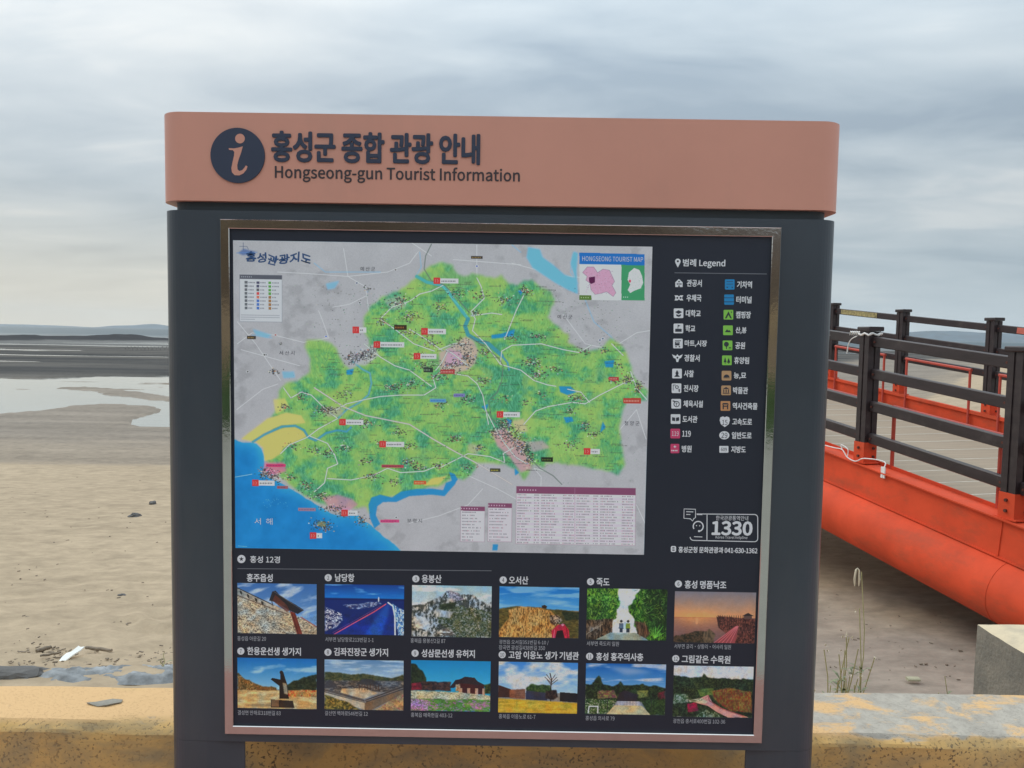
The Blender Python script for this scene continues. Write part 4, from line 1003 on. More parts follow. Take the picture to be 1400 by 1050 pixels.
# legend rows
def ic(kind, x, y):
    """small pictograms: list of (material key, polygon in local pixels around x,y)"""
    s = 6.6; W, D = 0, 1; sq = (W, rrect(x-s, y-s, x+s, y+s, 1.4)); P = lambda *p: [(x+a, y+b) for a, b in p]
    R = lambda a, b, c, d: P((a, b), (c, b), (c, d), (a, d))
    t = {
     'office': [(W, P((-5,5.5),(-5,-1),(0,-5.5),(5,-1),(5,5.5))), (D, R(-3,.5,-1.2,2.2)), (D, R(-.6,.5,1,2.2)), (D, R(1.8,.5,3.4,2.2)), (D, R(-1,3.4,1,5.5)), (D, circ(x, y-2, 1.1, 10))],
     'post': [(W, P((-6,-3.5),(-2,-3.5),(0,-2),(2,-3.5),(6,-3.5),(4,0),(6,3.5),(2,3.5),(0,2),(-2,3.5),(-6,3.5),(-4.5,0))), (D, circ(x-2.2, y, 1.4, 10)), (D, circ(x+2.2, y, 1.4, 10))],
     'univ': [sq, (D, P((-4.8,-1.6),(0,-4.2),(4.8,-1.6),(0,1))), (D, P((-3,1.2),(0,2.6),(3,1.2),(3,3.8),(0,5),(-3,3.8)))],
     'school': [sq, (D, R(-4.4,.5,4.4,4.6)), (D, P((-.8,-5),(2.8,-3.6),(-.8,-2.2))), (D, R(-1,-5,-.4,1))],
     'market': [sq, (D, R(-4,-4.2,4.2,-3.2)), (D, R(-4,-2.4,2.2,2.6)), (D, circ(x-2.6, y+4.3, 1, 8)), (D, circ(x+2, y+4.3, 1, 8)), (W, R(-3,-1.4,1.2,-.6))],
     'police': [(W, P((-7.5,-5),(-2,-2.5),(0,-5.2),(2,-2.5),(7.5,-5),(5,0),(2.4,1),(1.2,5.5),(-1.2,5.5),(-2.4,1),(-5,0))), (D, circ(x, y-.3, 1.4, 10))],
     'temple': [sq, (D, P((0,-5),(1.2,-2.6),(2.2,-.4),(1.4,1.6),(4,4.6),(-4,4.6),(-1.4,1.6),(-2.2,-.4),(-1.2,-2.6)))],
     'expo': [sq, (D, R(-5,-4.8,-4.2,3)), (D, R(-5,-4.8,-1,-4)), (D, circ(x+.5, y-1.6, 2.4, 12)), (W, circ(x+.5, y-1.6, 1.4, 12)), (D, P((2.6,1.2),(4.6,1.2),(4.2,5.2),(3,5.2)))],
     'sport': [sq, (D, circ(x+.6, y+.4, 4.2, 16)), (W, circ(x+.6, y+.4, 3.1, 16)), (D, P((-4.8,-4.8),(-.5,-3.4),(-1.2,-2.2),(-4.8,-3.2))), (D, R(-1,-1.4,2.2,-.6)), (D, R(-.2,-1.4,.6,2.8))],
     'library': [sq, (D, P((-4.8,-2.6),(-.5,-1.8),(-.5,3),(-4.8,2.2))), (D, P((4.8,-2.6),(.5,-1.8),(.5,3),(4.8,2.2)))],
     'fire': [(2, rrect(x-s, y-s, x+s, y+s, 1.4))],
     'hosp': [(2, rrect(x-6, y-6.6, x+6, y+6.2, 1.4)), (W, R(-.5,-4.4,.5,-1)), (W, R(-1.8,-3.2,1.8,-2.2)), (W, R(-4.8,1.6,-3.4,3.4)), (W, R(-2.6,1.6,-1.2,3.4)), (W, R(-.4,1.6,1,3.4)), (W, R(1.8,1.6,3.4,3.4))],
     'train': [(3, rrect(x-s, y-7, x+s, y+7, 1.4)), (D, R(-4.4,-4.6,4.4,-3.9)), (D, R(-4.4,-.9,4.4,-.2)), (D, R(-4.4,3.2,-2.4,4.4)), (D, R(2.4,3.2,4.4,4.4))],
     'bus': [(3, rrect(x-s, y-7, x+s, y+7, 1.4)), (D, R(-7,-2.9,7,-2.1)), (D, R(-7,2.6,7,3.4))],
     'camp': [(4, rrect(x-s, y-s, x+s, y+s, 1.2)), (D, P((0,-4.6),(4.8,5),(2.6,5),(0,0),(-2.6,5),(-4.8,5))), (D, P((3.4,-5),(5,-3.4),(3.6,-2)))],
     'peak': [(4, rrect(x-s, y-s, x+s, y+s, 1.2)), (D, P((-4.4,2.6),(-1.4,-1.6),(.4,.6),(1.6,-.6),(4.4,2.6)))],
     'park': [(4, rrect(x-s, y-s, x+s, y+s, 1.2)), (D, circ(x-1.6, y-1.6, 3.4, 14)), (D, R(-2.2,1,-1,5)), (D, R(1.6,2.4,4.8,3.2)), (D, R(2,3.2,2.6,5)), (D, R(4,3.2,4.6,5))],
     'forest': [(4, rrect(x-s, y-s, x+s, y+s, 1.2)), (D, P((-2.4,-4.4),(-.4,2.6),(-4.4,2.6))), (D, R(-2.8,2.6,-2,4.6)), (D, P((2.4,-3.4),(4.6,3.2),(.2,3.2))), (D, R(2,3.2,2.8,4.8))],
     'tomb': [(5, rrect(x-s, y-s, x+s, y+s, 1.6)), (D, circ(x, y+2.4, 4, 12, 180, 360)), (D, R(-4.4,2.8,4.4,3.4))],
     'museum': [(5, rrect(x-s, y-s, x+s, y+s, 1.6)), (D, P((-4.6,-1.8),(0,-4.6),(4.6,-1.8))), (D, R(-3.8,-1.2,-2.6,3)), (D, R(-.6,-1.2,.6,3)), (D, R(2.6,-1.2,3.8,3)), (D, R(-4.6,3.4,4.6,4.4))],
     'heritage': [(6, rrect(x-s, y-s, x+s, y+s, 1.2)), (D, P((-5,-2),(-3,-4),(3,-4),(5,-2))), (D, R(-3.8,-1.6,-2.2,4.6)), (D, R(2.2,-1.6,3.8,4.6)), (D, R(-2.2,-.4,2.2,1))],
     'hwy': [(W, P((-6,-6),(-2.4,-7.2),(0,-6),(2.4,-7.2),(6,-6),(7,-2),(5.4,3.4),(0,7.4),(-5.4,3.4),(-7,-2)))],
     'road': [(W, [(x+7*math.cos(2*math.pi*i/24), y+5.6*math.sin(2*math.pi*i/24)) for i in range(24)])],
     'local': [(W, rrect(x-6.2, y-4.6, x+6.2, y+4.6, 1))],
    }[kind]
    flat('legend_icon', t, PY, DISP, [MT[k] for k in ('white_ink', 'dark_ink', 'pink_ink', 'blue_ink', 'green_ink', 'tan_ink', 'orange_ink')])
    for kk, s_, w_, h_, col in (('fire', '119', 4.6, 6.5, 'white_ink'), ('hwy', '15', 3.6, 6.8, 'dark_ink'), ('road', '29', 4.1, 7.2, 'dark_ink'), ('local', '609', 4.0, 4.8, 'dark_ink')):
        if kk == kind: lettering('icon_number', s_, x-w_, x+w_, y+(1 if kind == 'hwy' else 0), MT[col], PY-0.0004, DISP, offset=0.02, height=h_)
ly = [387, 407.3, 428.3, 449, 469.6, 489.3, 510.6, 530.7, 551.9, 572.8, 592.6, 613.3]
lx = [928, 928, 927.5, 927.3, 926.6, 925.9, 925.4, 924.7, 924.2, 923.4, 923, 922.5]
lt = [('office','관공서',939,959),('post','우체국',938.5,958.5),('univ','대학교',937.5,957.5),('school','학교',937,950),('market','마트,시장',936,966),('police','경찰서',935.5,956),
      ('temple','사찰',935,948),('expo','전시장',934.7,954.5),('sport','체육시설',934.2,960.5),('library','도서관',933,953),('fire','119',932.6,944),('hosp','병원',932,945)]
ry = [389, 409.7, 430.3, 451.6, 472.2, 492.6, 513.5, 533.6, 554.9, 576.4, 595, 614.2]
rx = [997.4, 996.5, 995.6, 995, 994.4, 993.5, 993, 992.4, 991.5, 990.6, 990, 989.4]
rt = [('train','기차역',1007.5,1027.5),('bus','터미널',1006.5,1027),('camp','캠핑장',1006,1026),('peak','산,봉',1005.5,1020),('park','공원',1005,1018),('forest','휴양림',1003.5,1023.5),
      ('tomb','능,묘',1003,1019.5),('museum','박물관',1002,1022),('heritage','역사건축물',1001.5,1035),('hwy','고속도로',1001,1027.5),('road','일반도로',1000.3,1027),('local','지방도',999.5,1019)]
for (k, s_, a, b), x, y in list(zip(lt, lx, ly))+list(zip(rt, rx, ry)):
    ic(k, x, y); L('legend_text', s_, a, b, y+0.2, off=0.008, h=9.0 if s_ != '119' else 8, b=0.028)
# helpline emblem
def ring(outer, inner): return outer, inner
def outline(name, pts, w, closed=True, m='white_ink'):
    """a line of constant width along photo pixel points"""
    mb = MB(); n = len(pts); P = [Vector(p) for p in pts]; vs = []
    for i in range(n):
        a = P[i-1] if (i > 0 or closed) else P[i]; b = P[(i+1) % n] if (i < n-1 or closed) else P[i]
        t = (b-a).normalized(); nrm = Vector((-t.y, t.x))
        for sgn in (1, -1):
            q = P[i]+nrm*sgn*w/2; f = FP(q.x, q.y); vs.append((f.x, PY-0.0002, f.z))
    fs = [(2*i, 2*((i+1) % n), 2*((i+1) % n)+1, 2*i+1) for i in range(n if closed else n-1)]
    mb.add(vs, fs); return mb.build(name, MT[m], DISP)
sk = lambda p: [(x+(-0.0)*(y-720), y+(x-990)*0.022) for x, y in p]
outline('helpline_outline', sk(rrect(943.3, 702.2, 1035.6, 739.4, 4.5)[:18]+[(943.3, 735), (943.3, 714)]+[(943.3, 714)])[:19], 1.1, False)
outline('helpline_outline', sk([(952, 703.2), (1031, 702.2)]), 1.1, False)
outline('helpline_divider', sk([(966.4, 703), (966.2, 739.4)]), 1.1, False)
outline('speech_bubble', [(935, 695.5), (950.6, 696), (950.6, 707.5), (948.5, 708.5), (946.6, 712), (943.6, 709), (934.8, 708.3)], 1.1)
outline('speech_line', [(938, 699.3), (947.6, 699.6)], 1.0, False); outline('speech_line', [(938, 703), (943.6, 703.2)], 1.0, False); outline('speech_line', [(952.5, 703.2), (960, 703.4)], 1.0, False)
outline('headset_face', circ(954.3, 719.4, 6.8, 24, 150, 430), 1.6, False); outline('speech_line', [(948.5, 733.4), (960, 733.8)], 1.0, False)
flat('headset_dots', [(0, circ(952, 718.4, .8, 8)), (0, circ(956.4, 718.5, .8, 8)), (0, circ(955.4, 725.8, 1.5, 10))], PY, DISP, [MT['white_ink']])
L('helpline_text', '한국관광통역안내', 978.5, 1022.5, 708, off=0.016, h=6.4)
L('helpline_number', '1330', 973.6, 1027.6, 722, off=0.012, h=18.4, b=0.05)
L('helpline_text', 'Korea Travel helpline', 978, 1021.5, 734.8, off=0.012, h=5)
flat('phone_badge', [(0, rrect(916.9, 746.2, 924.1, 754.4, 2)), (1, rrect(918.9, 748, 922.1, 749.6, .4)), (1, rrect(918.9, 751, 922.1, 752.6, .4))], PY, DISP, [MT['white_ink'], MT['dark_ink']])
L('contact_text', '홍성군청 문화관광과 041-630-1362', 927.5, 1035, 751.8, off=0.014, h=8.2, b=0.03)

# ------------------------------------------------------------------ flat print painted in code (pixels are computed here, nothing is loaded)
LIGHT = 0.60        # how bright a white print looks in the photograph's open shade
class Canvas:
    def __init__(s, w, h, bg, to=None):
        s.w, s.h = w, h; s.a = np.zeros((h, w, 3)); s.a[:] = bg; s.to = to
        s.X, s.Y = np.meshgrid(np.arange(w)+0.5, np.arange(h)+0.5)
    def P(s, pts): return [s.to(*p) for p in pts] if s.to else [(p[0]*s.w, p[1]*s.h) for p in pts]
    def bb(s, q, m):
        xs = [p[0] for p in q]; ys = [p[1] for p in q]
        return max(0, int(min(xs)-m)), min(s.w, int(max(xs)+m)+2), max(0, int(min(ys)-m)), min(s.h, int(max(ys)+m)+2)
    def blend(s, sl, m, c):
        c = np.asarray(c, float)
        s.a[sl] = s.a[sl]*(1-m[..., None]) + (c if c.ndim == 3 else c[None, None, :])*m[..., None]
    def mask(s, pts, soft=0.0, wob=0.0, seed=0):
        q = s.P(pts); X, Y = s.X, s.Y
        if wob: X = X+(fbm(X/14, Y/14, 3, seed)-.5)*wob; Y = Y+(fbm(X/14, Y/14, 3, seed+5)-.5)*wob
        m = inpoly(q, X, Y).astype(float)
        if soft > 0: m = blur(m, soft)
        return m
    def poly(s, pts, c, al=1.0, soft=0.0):
        q = s.P(pts); x0, x1, y0, y1 = s.bb(q, 3+3*soft)
        if x1 <= x0 or y1 <= y0: return
        sl = (slice(y0, y1), slice(x0, x1)); m = inpoly(q, s.X[sl], s.Y[sl]).astype(float)
        if soft > 0: m = blur(m, soft)
        s.blend(sl, m*al, c)
    def line(s, pts, w, c, al=1.0, soft=0.7):
        q = s.P(pts); x0, x1, y0, y1 = s.bb(q, w+3)
        if x1 <= x0 or y1 <= y0: return
        sl = (slice(y0, y1), slice(x0, x1)); d = dist_poly(q, s.X[sl], s.Y[sl], False)
        s.blend(sl, np.clip((w/2+soft-d)/(2*soft), 0, 1)*al, c)
    def dot(s, p, rx, ry, c, al=1.0, soft=0.6):
        (x, y), = s.P([p]); x0, x1, y0, y1 = s.bb([(x, y)], max(rx, ry)+3)
        if x1 <= x0 or y1 <= y0: return
        sl = (slice(y0, y1), slice(x0, x1)); d = np.hypot((s.X[sl]-x)/rx, (s.Y[sl]-y)/ry)
        s.blend(sl, np.clip((1-d)*min(rx, ry)/soft+0.5, 0, 1)*al, c)
    def specks(s, rs, pts_fn, n, size, cols, al=0.9):
        for i in range(n):
            p = pts_fn(rs); c = cols[rs.randint(len(cols))]; s.dot(p, size*(0.5+rs.rand()), size*(0.4+0.7*rs.rand()), c, al)
def blur(m, r):
    k = int(max(1, round(r)));
    for ax in (0, 1):
        for _ in range(2):
            c = np.cumsum(np.concatenate([np.repeat(np.take(m, [0], ax), k+1, ax), m, np.repeat(np.take(m, [-1], ax), k, ax)], ax), ax)
            n = m.shape[ax]; m = (np.take(c, range(2*k+1, 2*k+1+n), ax)-np.take(c, range(0, n), ax))/(2*k+1)
    return m
def print_on(name, cv, xa, xb, zt, zb, y, parent, rough=0.42):
    im = bpy.data.images.new(name+'_print', cv.w, cv.h, alpha=False); px = np.ones((cv.h, cv.w, 4), np.float32)
    # ink reflectance from the colour seen in even shade
    alb = np.clip(lin(np.clip(cv.a, 0, 255))/LIGHT, 0.004, 0.93)
    enc = np.where(alb <= 0.0031308, alb*12.92, 1.055*alb**(1/2.4)-0.055)
    px[..., :3] = enc[::-1]; im.pixels.foreach_set(px.ravel()); im.update(); im.pack()
    m = bpy.data.materials.new(name+'_ink'); m.use_nodes = True; nt = m.node_tree; b = nt.nodes['Principled BSDF']
    t = nt.nodes.new('ShaderNodeTexImage'); t.image = im; nt.links.new(t.outputs[0], b.inputs['Base Color']); b.inputs['Roughness'].default_value = rough
    mb = MB(); mb.add([(xa, y, zb), (xb, y, zb), (xb, y, zt), (xa, y, zt)], [(0, 1, 2, 3)]); o = mb.build(name, m, parent)
    uv = o.data.uv_layers.new(name='UVMap'); uv.data.foreach_set('uv', [0, 0, 1, 0, 1, 1, 0, 1]); return o

def paint_map():
    TL, TR, BR, BL = FP(318.3, 329), FP(891, 337), FP(881, 757.5), FP(323, 749.5)
    xa, xb, zt, zb = (TL.x+BL.x)/2, (TR.x+BR.x)/2, (TL.z+TR.z)/2, (BL.z+BR.z)/2
    W, H = 1260, int(1260*(zt-zb)/(xb-xa))
    def to(px, py): p = FP(px, py); return (p.x-xa)/(xb-xa)*W, (zt-p.z)/(zt-zb)*H
    K = W/572.0; cv = Canvas(W, H, (172, 171, 174), to); X, Y = cv.X, cv.Y; rs = np.random.RandomState(4)
    # neighbouring counties: pale grey with a faint relief
    n = fbm(X/60, Y/60, 5, 1); cv.a += ((n-0.5)*14)[..., None]; rl = np.clip(fbm(X/34, Y/26, 4, 9)-0.5, 0, 1)
    cv.a -= (np.clip(rl*70, 0, 14)*sstep(0.45, 0.6, fbm(X/150, Y/150, 2, 14)))[..., None]
    cv.a += ((fbm(X/2.2, Y/2.2, 2, 19)-.5)*12)[..., None]
    wt = (214, 216, 222); lb = (120, 176, 214)
    for l in ([(470,340),(476,378),(500,392),(505,430),(520,437)], [(476,378),(420,374),(380,372)], [(476,378),(530,372),(560,360),(572,344)], [(325,470),(345,455),(375,458),(415,468),(450,462)],
              [(450,462),(440,435),(436,425)], [(652,335),(652,380),(660,405)], [(700,360),(760,376),(800,380)], [(455,420),(478,416),(500,405)], [(324,560),(360,532),(380,525)], [(620,355),(660,358),(712,362)],
              [(836,478),(800,470),(770,430)], [(325,440),(350,470),(384,520)], [(640,650),(680,668),(720,690)], [(730,640),(740,652),(738,690)], [(560,715),(600,705),(640,690),(660,668)], [(820,700),(870,690),(884,720)], [(410,500),(330,478)], [(560,330),(590,350)], [(845,590),(870,560),(883,600)], [(830,480),(870,455),(888,452)]):
        cv.line(l, 1.8, wt, 0.8)
    for l in ([(430,360),(445,372),(520,372)], [(574,345),(576,365),(568,380)], [(783,348),(780,372),(790,388)], [(800,410),(812,440),(835,460),(848,478),(858,500)], [(345,458),(372,462)], [(700,335),(712,345)]):
        cv.line(l, 3.0, lb, 0.6, 1.5)
    for p in ([(446,388),(464,384),(458,394),(448,396)], [(386,508),(402,508),(404,516),(388,517)], [(346,450),(372,458),(366,462),(350,458)]): cv.poly(p, lb, 0.9, 2)
    cv.poly([(722,338),(738,341),(742,352),(756,362),(772,376),(786,380),(780,360),(784,344),(790,346),(788,372),(790,402),(776,396),(758,386),(740,374),(728,366),(720,352)], (104,176,218), 1, 1.5)
    # the county
    GR = [(572,376),(588,364),(604,358),(618,362),(624,374),(634,378),(646,374),(662,378),(676,380),(686,376),(696,388),(708,390),(716,382),(728,384),(740,394),(752,398),(758,410),(752,424),(748,434),(762,446),(776,458),(778,470),(792,478),(806,480),(826,474),(834,462),(846,470),(856,480),(862,498),(864,512),(876,526),(886,534),(884,548),
          (858,548),(850,562),(846,584),(850,610),(854,634),(846,650),(832,644),(812,640),(790,636),(762,632),(746,634),(742,640),(728,634),(722,650),(716,656),(706,642),(690,634),(664,632),(652,632),(646,648),(634,656),(622,652),(600,664),(578,668),(556,676),(520,682),(512,694),(508,704),(500,692),(480,694),
          (450,692),(430,684),(410,672),(394,660),(380,648),(366,640),(364,622),(376,604),(372,590),(366,578),(378,560),(380,546),(384,532),(392,524),(408,520),(424,508),(424,490),(418,474),(420,464),(436,464),(450,468),(460,476),(466,492),(478,506),(490,500),(498,488),(506,470),(498,450),(498,432),(510,416),(524,406),(548,396),(560,388)]
    sea = [(318,600),(330,604),(350,606),(358,614),(362,624),(362,640),(356,650),(366,650),(384,660),(404,672),(424,684),(440,694),(452,702),(470,706),(486,702),(502,714),(512,722),(528,736),(540,744),(552,756),(560,762),(318,762)]
    m = cv.mask(GR, 3.5, 9, 2)
    n1 = fbm(X/46, Y/40, 4, 23); n2 = fbm(X/14, Y/11, 3, 29); st = fbm(X/2.4+fbm(X/30, Y/30, 2, 50)*8, Y/9.0, 3, 33)
    c1, c2, c3, c4 = (np.array(v, float) for v in ((144,186,100), (120,178,98), (92,166,106), (74,152,112)))
    t = np.clip((n1-0.32)*2.6+(n2-.5)*0.9, 0, 1)[..., None]
    g = np.where(t < .4, c1+(c2-c1)*t/.4, np.where(t < .72, c2+(c3-c2)*(t-.4)/.32, c3+(c4-c3)*(t-.72)/.28))
    g = g+((st-.5)*52*(0.35+t[..., 0]))[..., None]
    yel = sstep(.56, .68, fbm(X/70, Y/60, 3, 44))[..., None]; g = g*(1-.45*yel)+np.array((160,186,96))*.45*yel
    cv.blend((slice(None), slice(None)), m, g)
    # darker wooded massifs with fine ridges
    for (a, b, rx, ry, s_) in ((445,495,24,26,.8),(735,415,20,16,.8),(770,500,26,30,.6),(830,615,18,26,.8),(640,580,24,18,.7),(560,560,26,16,.5),(520,620,30,16,.6),(470,650,26,18,.5),(700,395,26,8,.7),(800,480,30,10,.5),(840,590,10,34,.7),(505,455,12,20,.7),(545,515,26,16,.5),(745,470,18,20,.6),(790,630,34,10,.6),(600,610,16,16,.6)):
        (x, y), = cv.P([(a, b)]); q = np.exp(-((X-x)/(rx*K))**2-((Y-y)/(ry*K))**2)*m; rg = fbm((X-x)/3.4+(Y-y)/9.0*np.sign(X-x), Y/22.0, 3, int(a))
        cv.blend((slice(None), slice(None)), np.clip(q*s_*sstep(.36, .62, rg)*.62, 0, .6), (62,140,96))
        cv.blend((slice(None), slice(None)), np.clip(q*s_*sstep(.60, .72, rg)*.8, 0, .7), (126,188,100))
    # bright edge relief along the north-east rim and shadow to the outside
    ms = cv.mask(sea, 1.2, 5, 12); dp = np.clip(1-blur(ms, 26), 0, 1)
    sc = np.array((14,124,190.))*np.ones(X.shape+(3,)); sc = sc*(1-dp[..., None]*1.2)+np.array((60,170,214))*dp[..., None]*1.2
    sc += ((fbm(X/30, Y/30, 3, 70)-.5)*22)[..., None]; cv.blend((slice(None), slice(None)), ms, sc)
    cv.poly([(366,572),(392,564),(412,568),(418,578),(400,580),(384,582),(362,592),(350,604),(330,600),(340,592),(356,580)], (214,192,110), 1, 2)
    cv.poly([(350,604),(364,592),(390,584),(408,584),(420,596),(400,606),(388,612),(384,620),(372,628),(362,630),(360,612)], (214,188,106), 1, 2)
    cv.poly([(374,546),(390,544),(396,556),(378,566),(376,560)], (206,196,110), .8, 2)
    cv.poly([(612,650),(600,662),(578,664),(590,654)], (214,190,100), .9, 2)
    riv = (70,150,176); rvd = (44,128,160)
    def river(p, w, c=riv, al=.95): cv.line(p, w+2.2, (72,134,120), .45*al, 1.2); cv.line(p, w, c, al, 1.0)
    river([(346,604),(362,594),(386,583),(404,582),(416,588),(422,598),(432,602),(446,592),(462,588),(474,590),(480,584)], 6)
    river([(462,572),(474,560),(492,550),(504,540),(508,524),(506,510),(496,505),(482,494)], 5, (92,164,178))
    river([(570,378),(584,386),(604,390),(612,398),(622,412),(632,426),(640,436)], 9, (74,168,170)); river([(640,436),(636,446),(640,458),(650,464),(668,470),(686,486)], 11, (62,146,160)); river([(686,486),(694,496),(696,506)], 5)
    cv.line([(606,392),(616,406),(634,424),(640,434)], 2, (120,206,190), .6)
    sb = (26,132,190)
    for q in ([(506,708),(504,690),(508,680),(520,676),(536,680),(548,672),(570,668),(592,668),(606,670),(610,660),(626,654),(622,662),(608,678),(590,676),(560,678),(542,686),(524,686),(516,692),(514,704),(520,716),(512,722)],
              [(614,645),(622,648),(626,656),(618,658)], [(672,458),(686,456),(704,450),(702,460),(684,462),(672,463)], [(826,494),(840,492),(838,502),(828,502)], [(764,528),(780,528),(788,536),(776,540),(766,536)],
              [(770,570),(782,570),(784,576),(774,578)], [(820,592),(824,576),(828,584)], [(704,640),(710,646),(704,650)], [(708,398),(716,396),(712,404)], [(658,556),(668,552),(664,562)], [(674,744),(681,744),(680,752),(673,752)], [(692,572),(700,574),(696,590)], [(474,506),(484,504),(482,512),(474,512)]): cv.poly(q, sb, .92, 1.2)
    # built-up ground
    def town(p, c=(190,168,170), al=.85): cv.poly(p, c, al, 3)
    town([(600,482),(622,470),(636,460),(648,466),(654,480),(650,496),(640,506),(620,510),(602,508)], (196,166,160)); town([(612,476),(630,482),(634,498),(608,500)], (196,150,184), .7)
    town([(672,590),(690,584),(704,600),(720,604),(716,616),(728,640),(712,646),(696,624),(680,610)], (200,150,162)); town([(720,604),(742,602),(752,612),(728,618)], (196,160,170), .7); town([(700,575),(716,572),(722,590),(706,590)], (206,180,150), .7)
    town([(362,632),(388,632),(392,644),(372,650),(360,646)], (208,110,150), .8); town([(440,680),(462,676),(482,682),(490,690),(476,698),(452,696)], (206,130,170), .7); town([(488,480),(512,470),(518,486),(500,500),(484,498)], (176,176,180), .9)
    town([(440,558),(466,556),(470,568),(448,570)], (172,168,150), .7); town([(524,410),(548,404),(556,420),(536,424)], (184,186,160), .6); town([(640,605),(660,610),(652,622),(640,616)], (190,170,160), .5)
    # roads
    def road(p, w=2.5, c=(240,244,240)): cv.line(p, w+1.5, (84,120,92), .55, .8); cv.line(p, w, c, .95)
    for p in ([(606,390),(590,398),(574,402),(560,412),(536,420),(520,436)], [(652,380),(658,392),(662,408),(644,426),(650,436),(646,452),(664,470),(684,498),(712,506),(730,520),(748,526),(760,528)], [(684,498),(686,480),(700,472),(740,470),(770,478),(792,482),(808,472)],
              [(690,464),(706,424),(716,404)], [(644,432),(672,428),(686,430)], [(640,500),(620,484),(610,478)], [(560,450),(580,462),(606,480)], [(612,480),(604,496),(596,506)], [(460,560),(474,552),(500,546),(520,542),(548,540),(580,540),(596,530),(592,516),(604,508),(640,514),(652,524),(660,540),(664,560),(668,580)],
              [(388,530),(398,544),(412,536),(426,540),(446,560),(462,572)], [(384,620),(396,608),(420,598),(436,586),(462,572)], [(424,596),(448,606),(458,622),(462,634),(448,640),(444,660),(430,672)], [(448,654),(480,656),(510,650),(530,640),(548,646),(580,644),(600,636)],
              [(600,640),(624,628),(640,620),(670,624),(690,632)], [(664,560),(676,584),(690,606),(704,624),(720,634)], [(716,580),(732,562),(748,556),(782,550),(800,552),(820,540),(840,530),(856,522),(866,520)], [(862,508),(870,530),(884,546)], [(776,532),(794,536),(806,550)],
              [(520,436),(540,450),(566,470),(594,480)], [(498,470),(520,488),(540,500),(560,506),(590,528)], [(690,632),(688,620),(702,612)], [(640,470),(620,470),(600,478)], [(852,486),(836,470)], [(730,640),(746,644)]): road(p)
    for p in ([(430,530),(470,556),(500,568),(530,574),(560,580),(592,600),(620,616),(650,632),(700,662)],): cv.line(p, 4.2, (170,160,158), .95, .9); cv.line(p, 1.4, (236,232,226), .9)
    rail_ = (98,110,104)
    for p in ([(590,334),(582,350),(580,368),(590,384),(608,390),(622,404),(642,428)], [(642,460),(662,474),(682,490),(688,500),(686,520),(680,536),(668,548),(672,572),(690,590),(706,608),(722,624),(738,640),(756,650),(768,662)]): cv.line(p, 3.0, rail_, .8, .8)
    # buildings, sights and their tiny captions read as clusters of specks at this size
    dk = [(52,56,50), (70,66,60), (40,48,44), (92,84,76), (58,52,66)]
    cl = [(545,412,16,9,60),(560,432,12,6,40),(520,440,8,5,24),(604,420,10,8,26),(625,402,12,5,26),(658,404,10,6,24),(690,410,12,6,34),(718,398,9,5,40),(650,428,8,4,20),(555,455,12,5,30),(585,455,14,6,30),(590,470,12,5,24),(630,470,12,8,50),(640,490,14,10,90),(620,500,16,8,70),
          (662,482,8,5,24),(728,496,12,8,60),(736,512,10,5,40),(700,462,9,3,22),(735,460,12,4,26),(760,505,10,4,20),(788,545,9,5,40),(798,480,7,4,14),(858,520,7,8,46),(872,530,6,8,40),(840,522,8,3,14),(560,525,16,7,50),(535,530,12,6,40),(470,540,10,6,24),(446,560,12,6,60),(412,542,8,5,26),(388,556,6,4,24),
          (480,490,8,8,40),(500,486,12,8,60),(600,552,10,6,34),(640,545,12,6,34),(660,520,10,6,30),(690,580,10,8,80),(700,596,12,10,120),(716,612,10,9,110),(724,628,6,7,60),(676,592,7,6,40),(655,612,7,4,24),(622,600,8,5,30),(640,640,10,5,20),(600,636,10,4,30),(560,632,10,5,40),(575,640,10,4,30),
          (500,578,12,7,46),(545,590,8,5,24),(520,605,8,4,20),(470,612,12,6,30),(450,620,9,5,26),(430,615,10,6,22),(400,610,10,5,16),(364,646,9,8,80),(376,652,10,6,50),(398,652,9,4,26),(420,664,9,6,40),(438,678,14,6,56),(456,694,14,4,54),(474,702,12,4,46),(494,712,7,6,40),(440,716,12,6,60),(446,722,9,4,30),
          (510,650,10,5,30),(540,658,10,5,26),(500,630,10,4,22),(560,610,10,5,20),(780,560,8,5,20),(800,582,8,5,24),(812,594,8,4,20),(780,610,12,6,30),(826,480,6,4,16),(846,500,6,8,18),(690,545,10,5,14),(720,550,10,4,14),(740,540,6,4,14),(580,500,14,5,34),(600,515,10,5,40),(572,486,14,4,26),(384,470,3,2,6),(376,508,5,4,26),(444,560,22,3,26),(505,395,8,4,10)]
    for (a, b, rx_, ry_, k) in cl:
        cv.specks(rs, lambda r: (a+r.randn()*rx_*.55, b+r.randn()*ry_*.55), int(k*1.25), 2.0, dk, .8)
        cv.specks(rs, lambda r: (a+r.randn()*rx_*.6, b+r.randn()*ry_*.6), k//2, 1.9, [(206,196,176), (176,84,76), (226,222,216), (150,140,160), (120,150,190), (210,170,110)], .8)
    for i in range(330):      # minute caption strips
        a, b = 420+rs.rand()*440, 385+rs.rand()*270; (x, y), = cv.P([(a, b)])
        if not (0 < x < W-1 and 0 < y < H-1) or m[int(y), int(x)] < .8: continue
        for q in range(rs.randint(4, 11)): cv.dot((a+q*1.9, b+q*.03), 1.1, 1.6*(.6+.5*rs.rand()), dk[rs.randint(5)], .8)
    cv.specks(rs, lambda r: (430+r.rand()*420, 390+r.rand()*250), 1600, 1.5, dk+[(40,110,70)], .42)
    for i in range(90): cv.dot((372+rs.rand()*150, 655+rs.rand()*70), 1.2, .9, (34,84,140), .5)
    cv.dot((440, 716), 9*K/1.4, 5*K/1.3, (150,140,74), .55, 3)
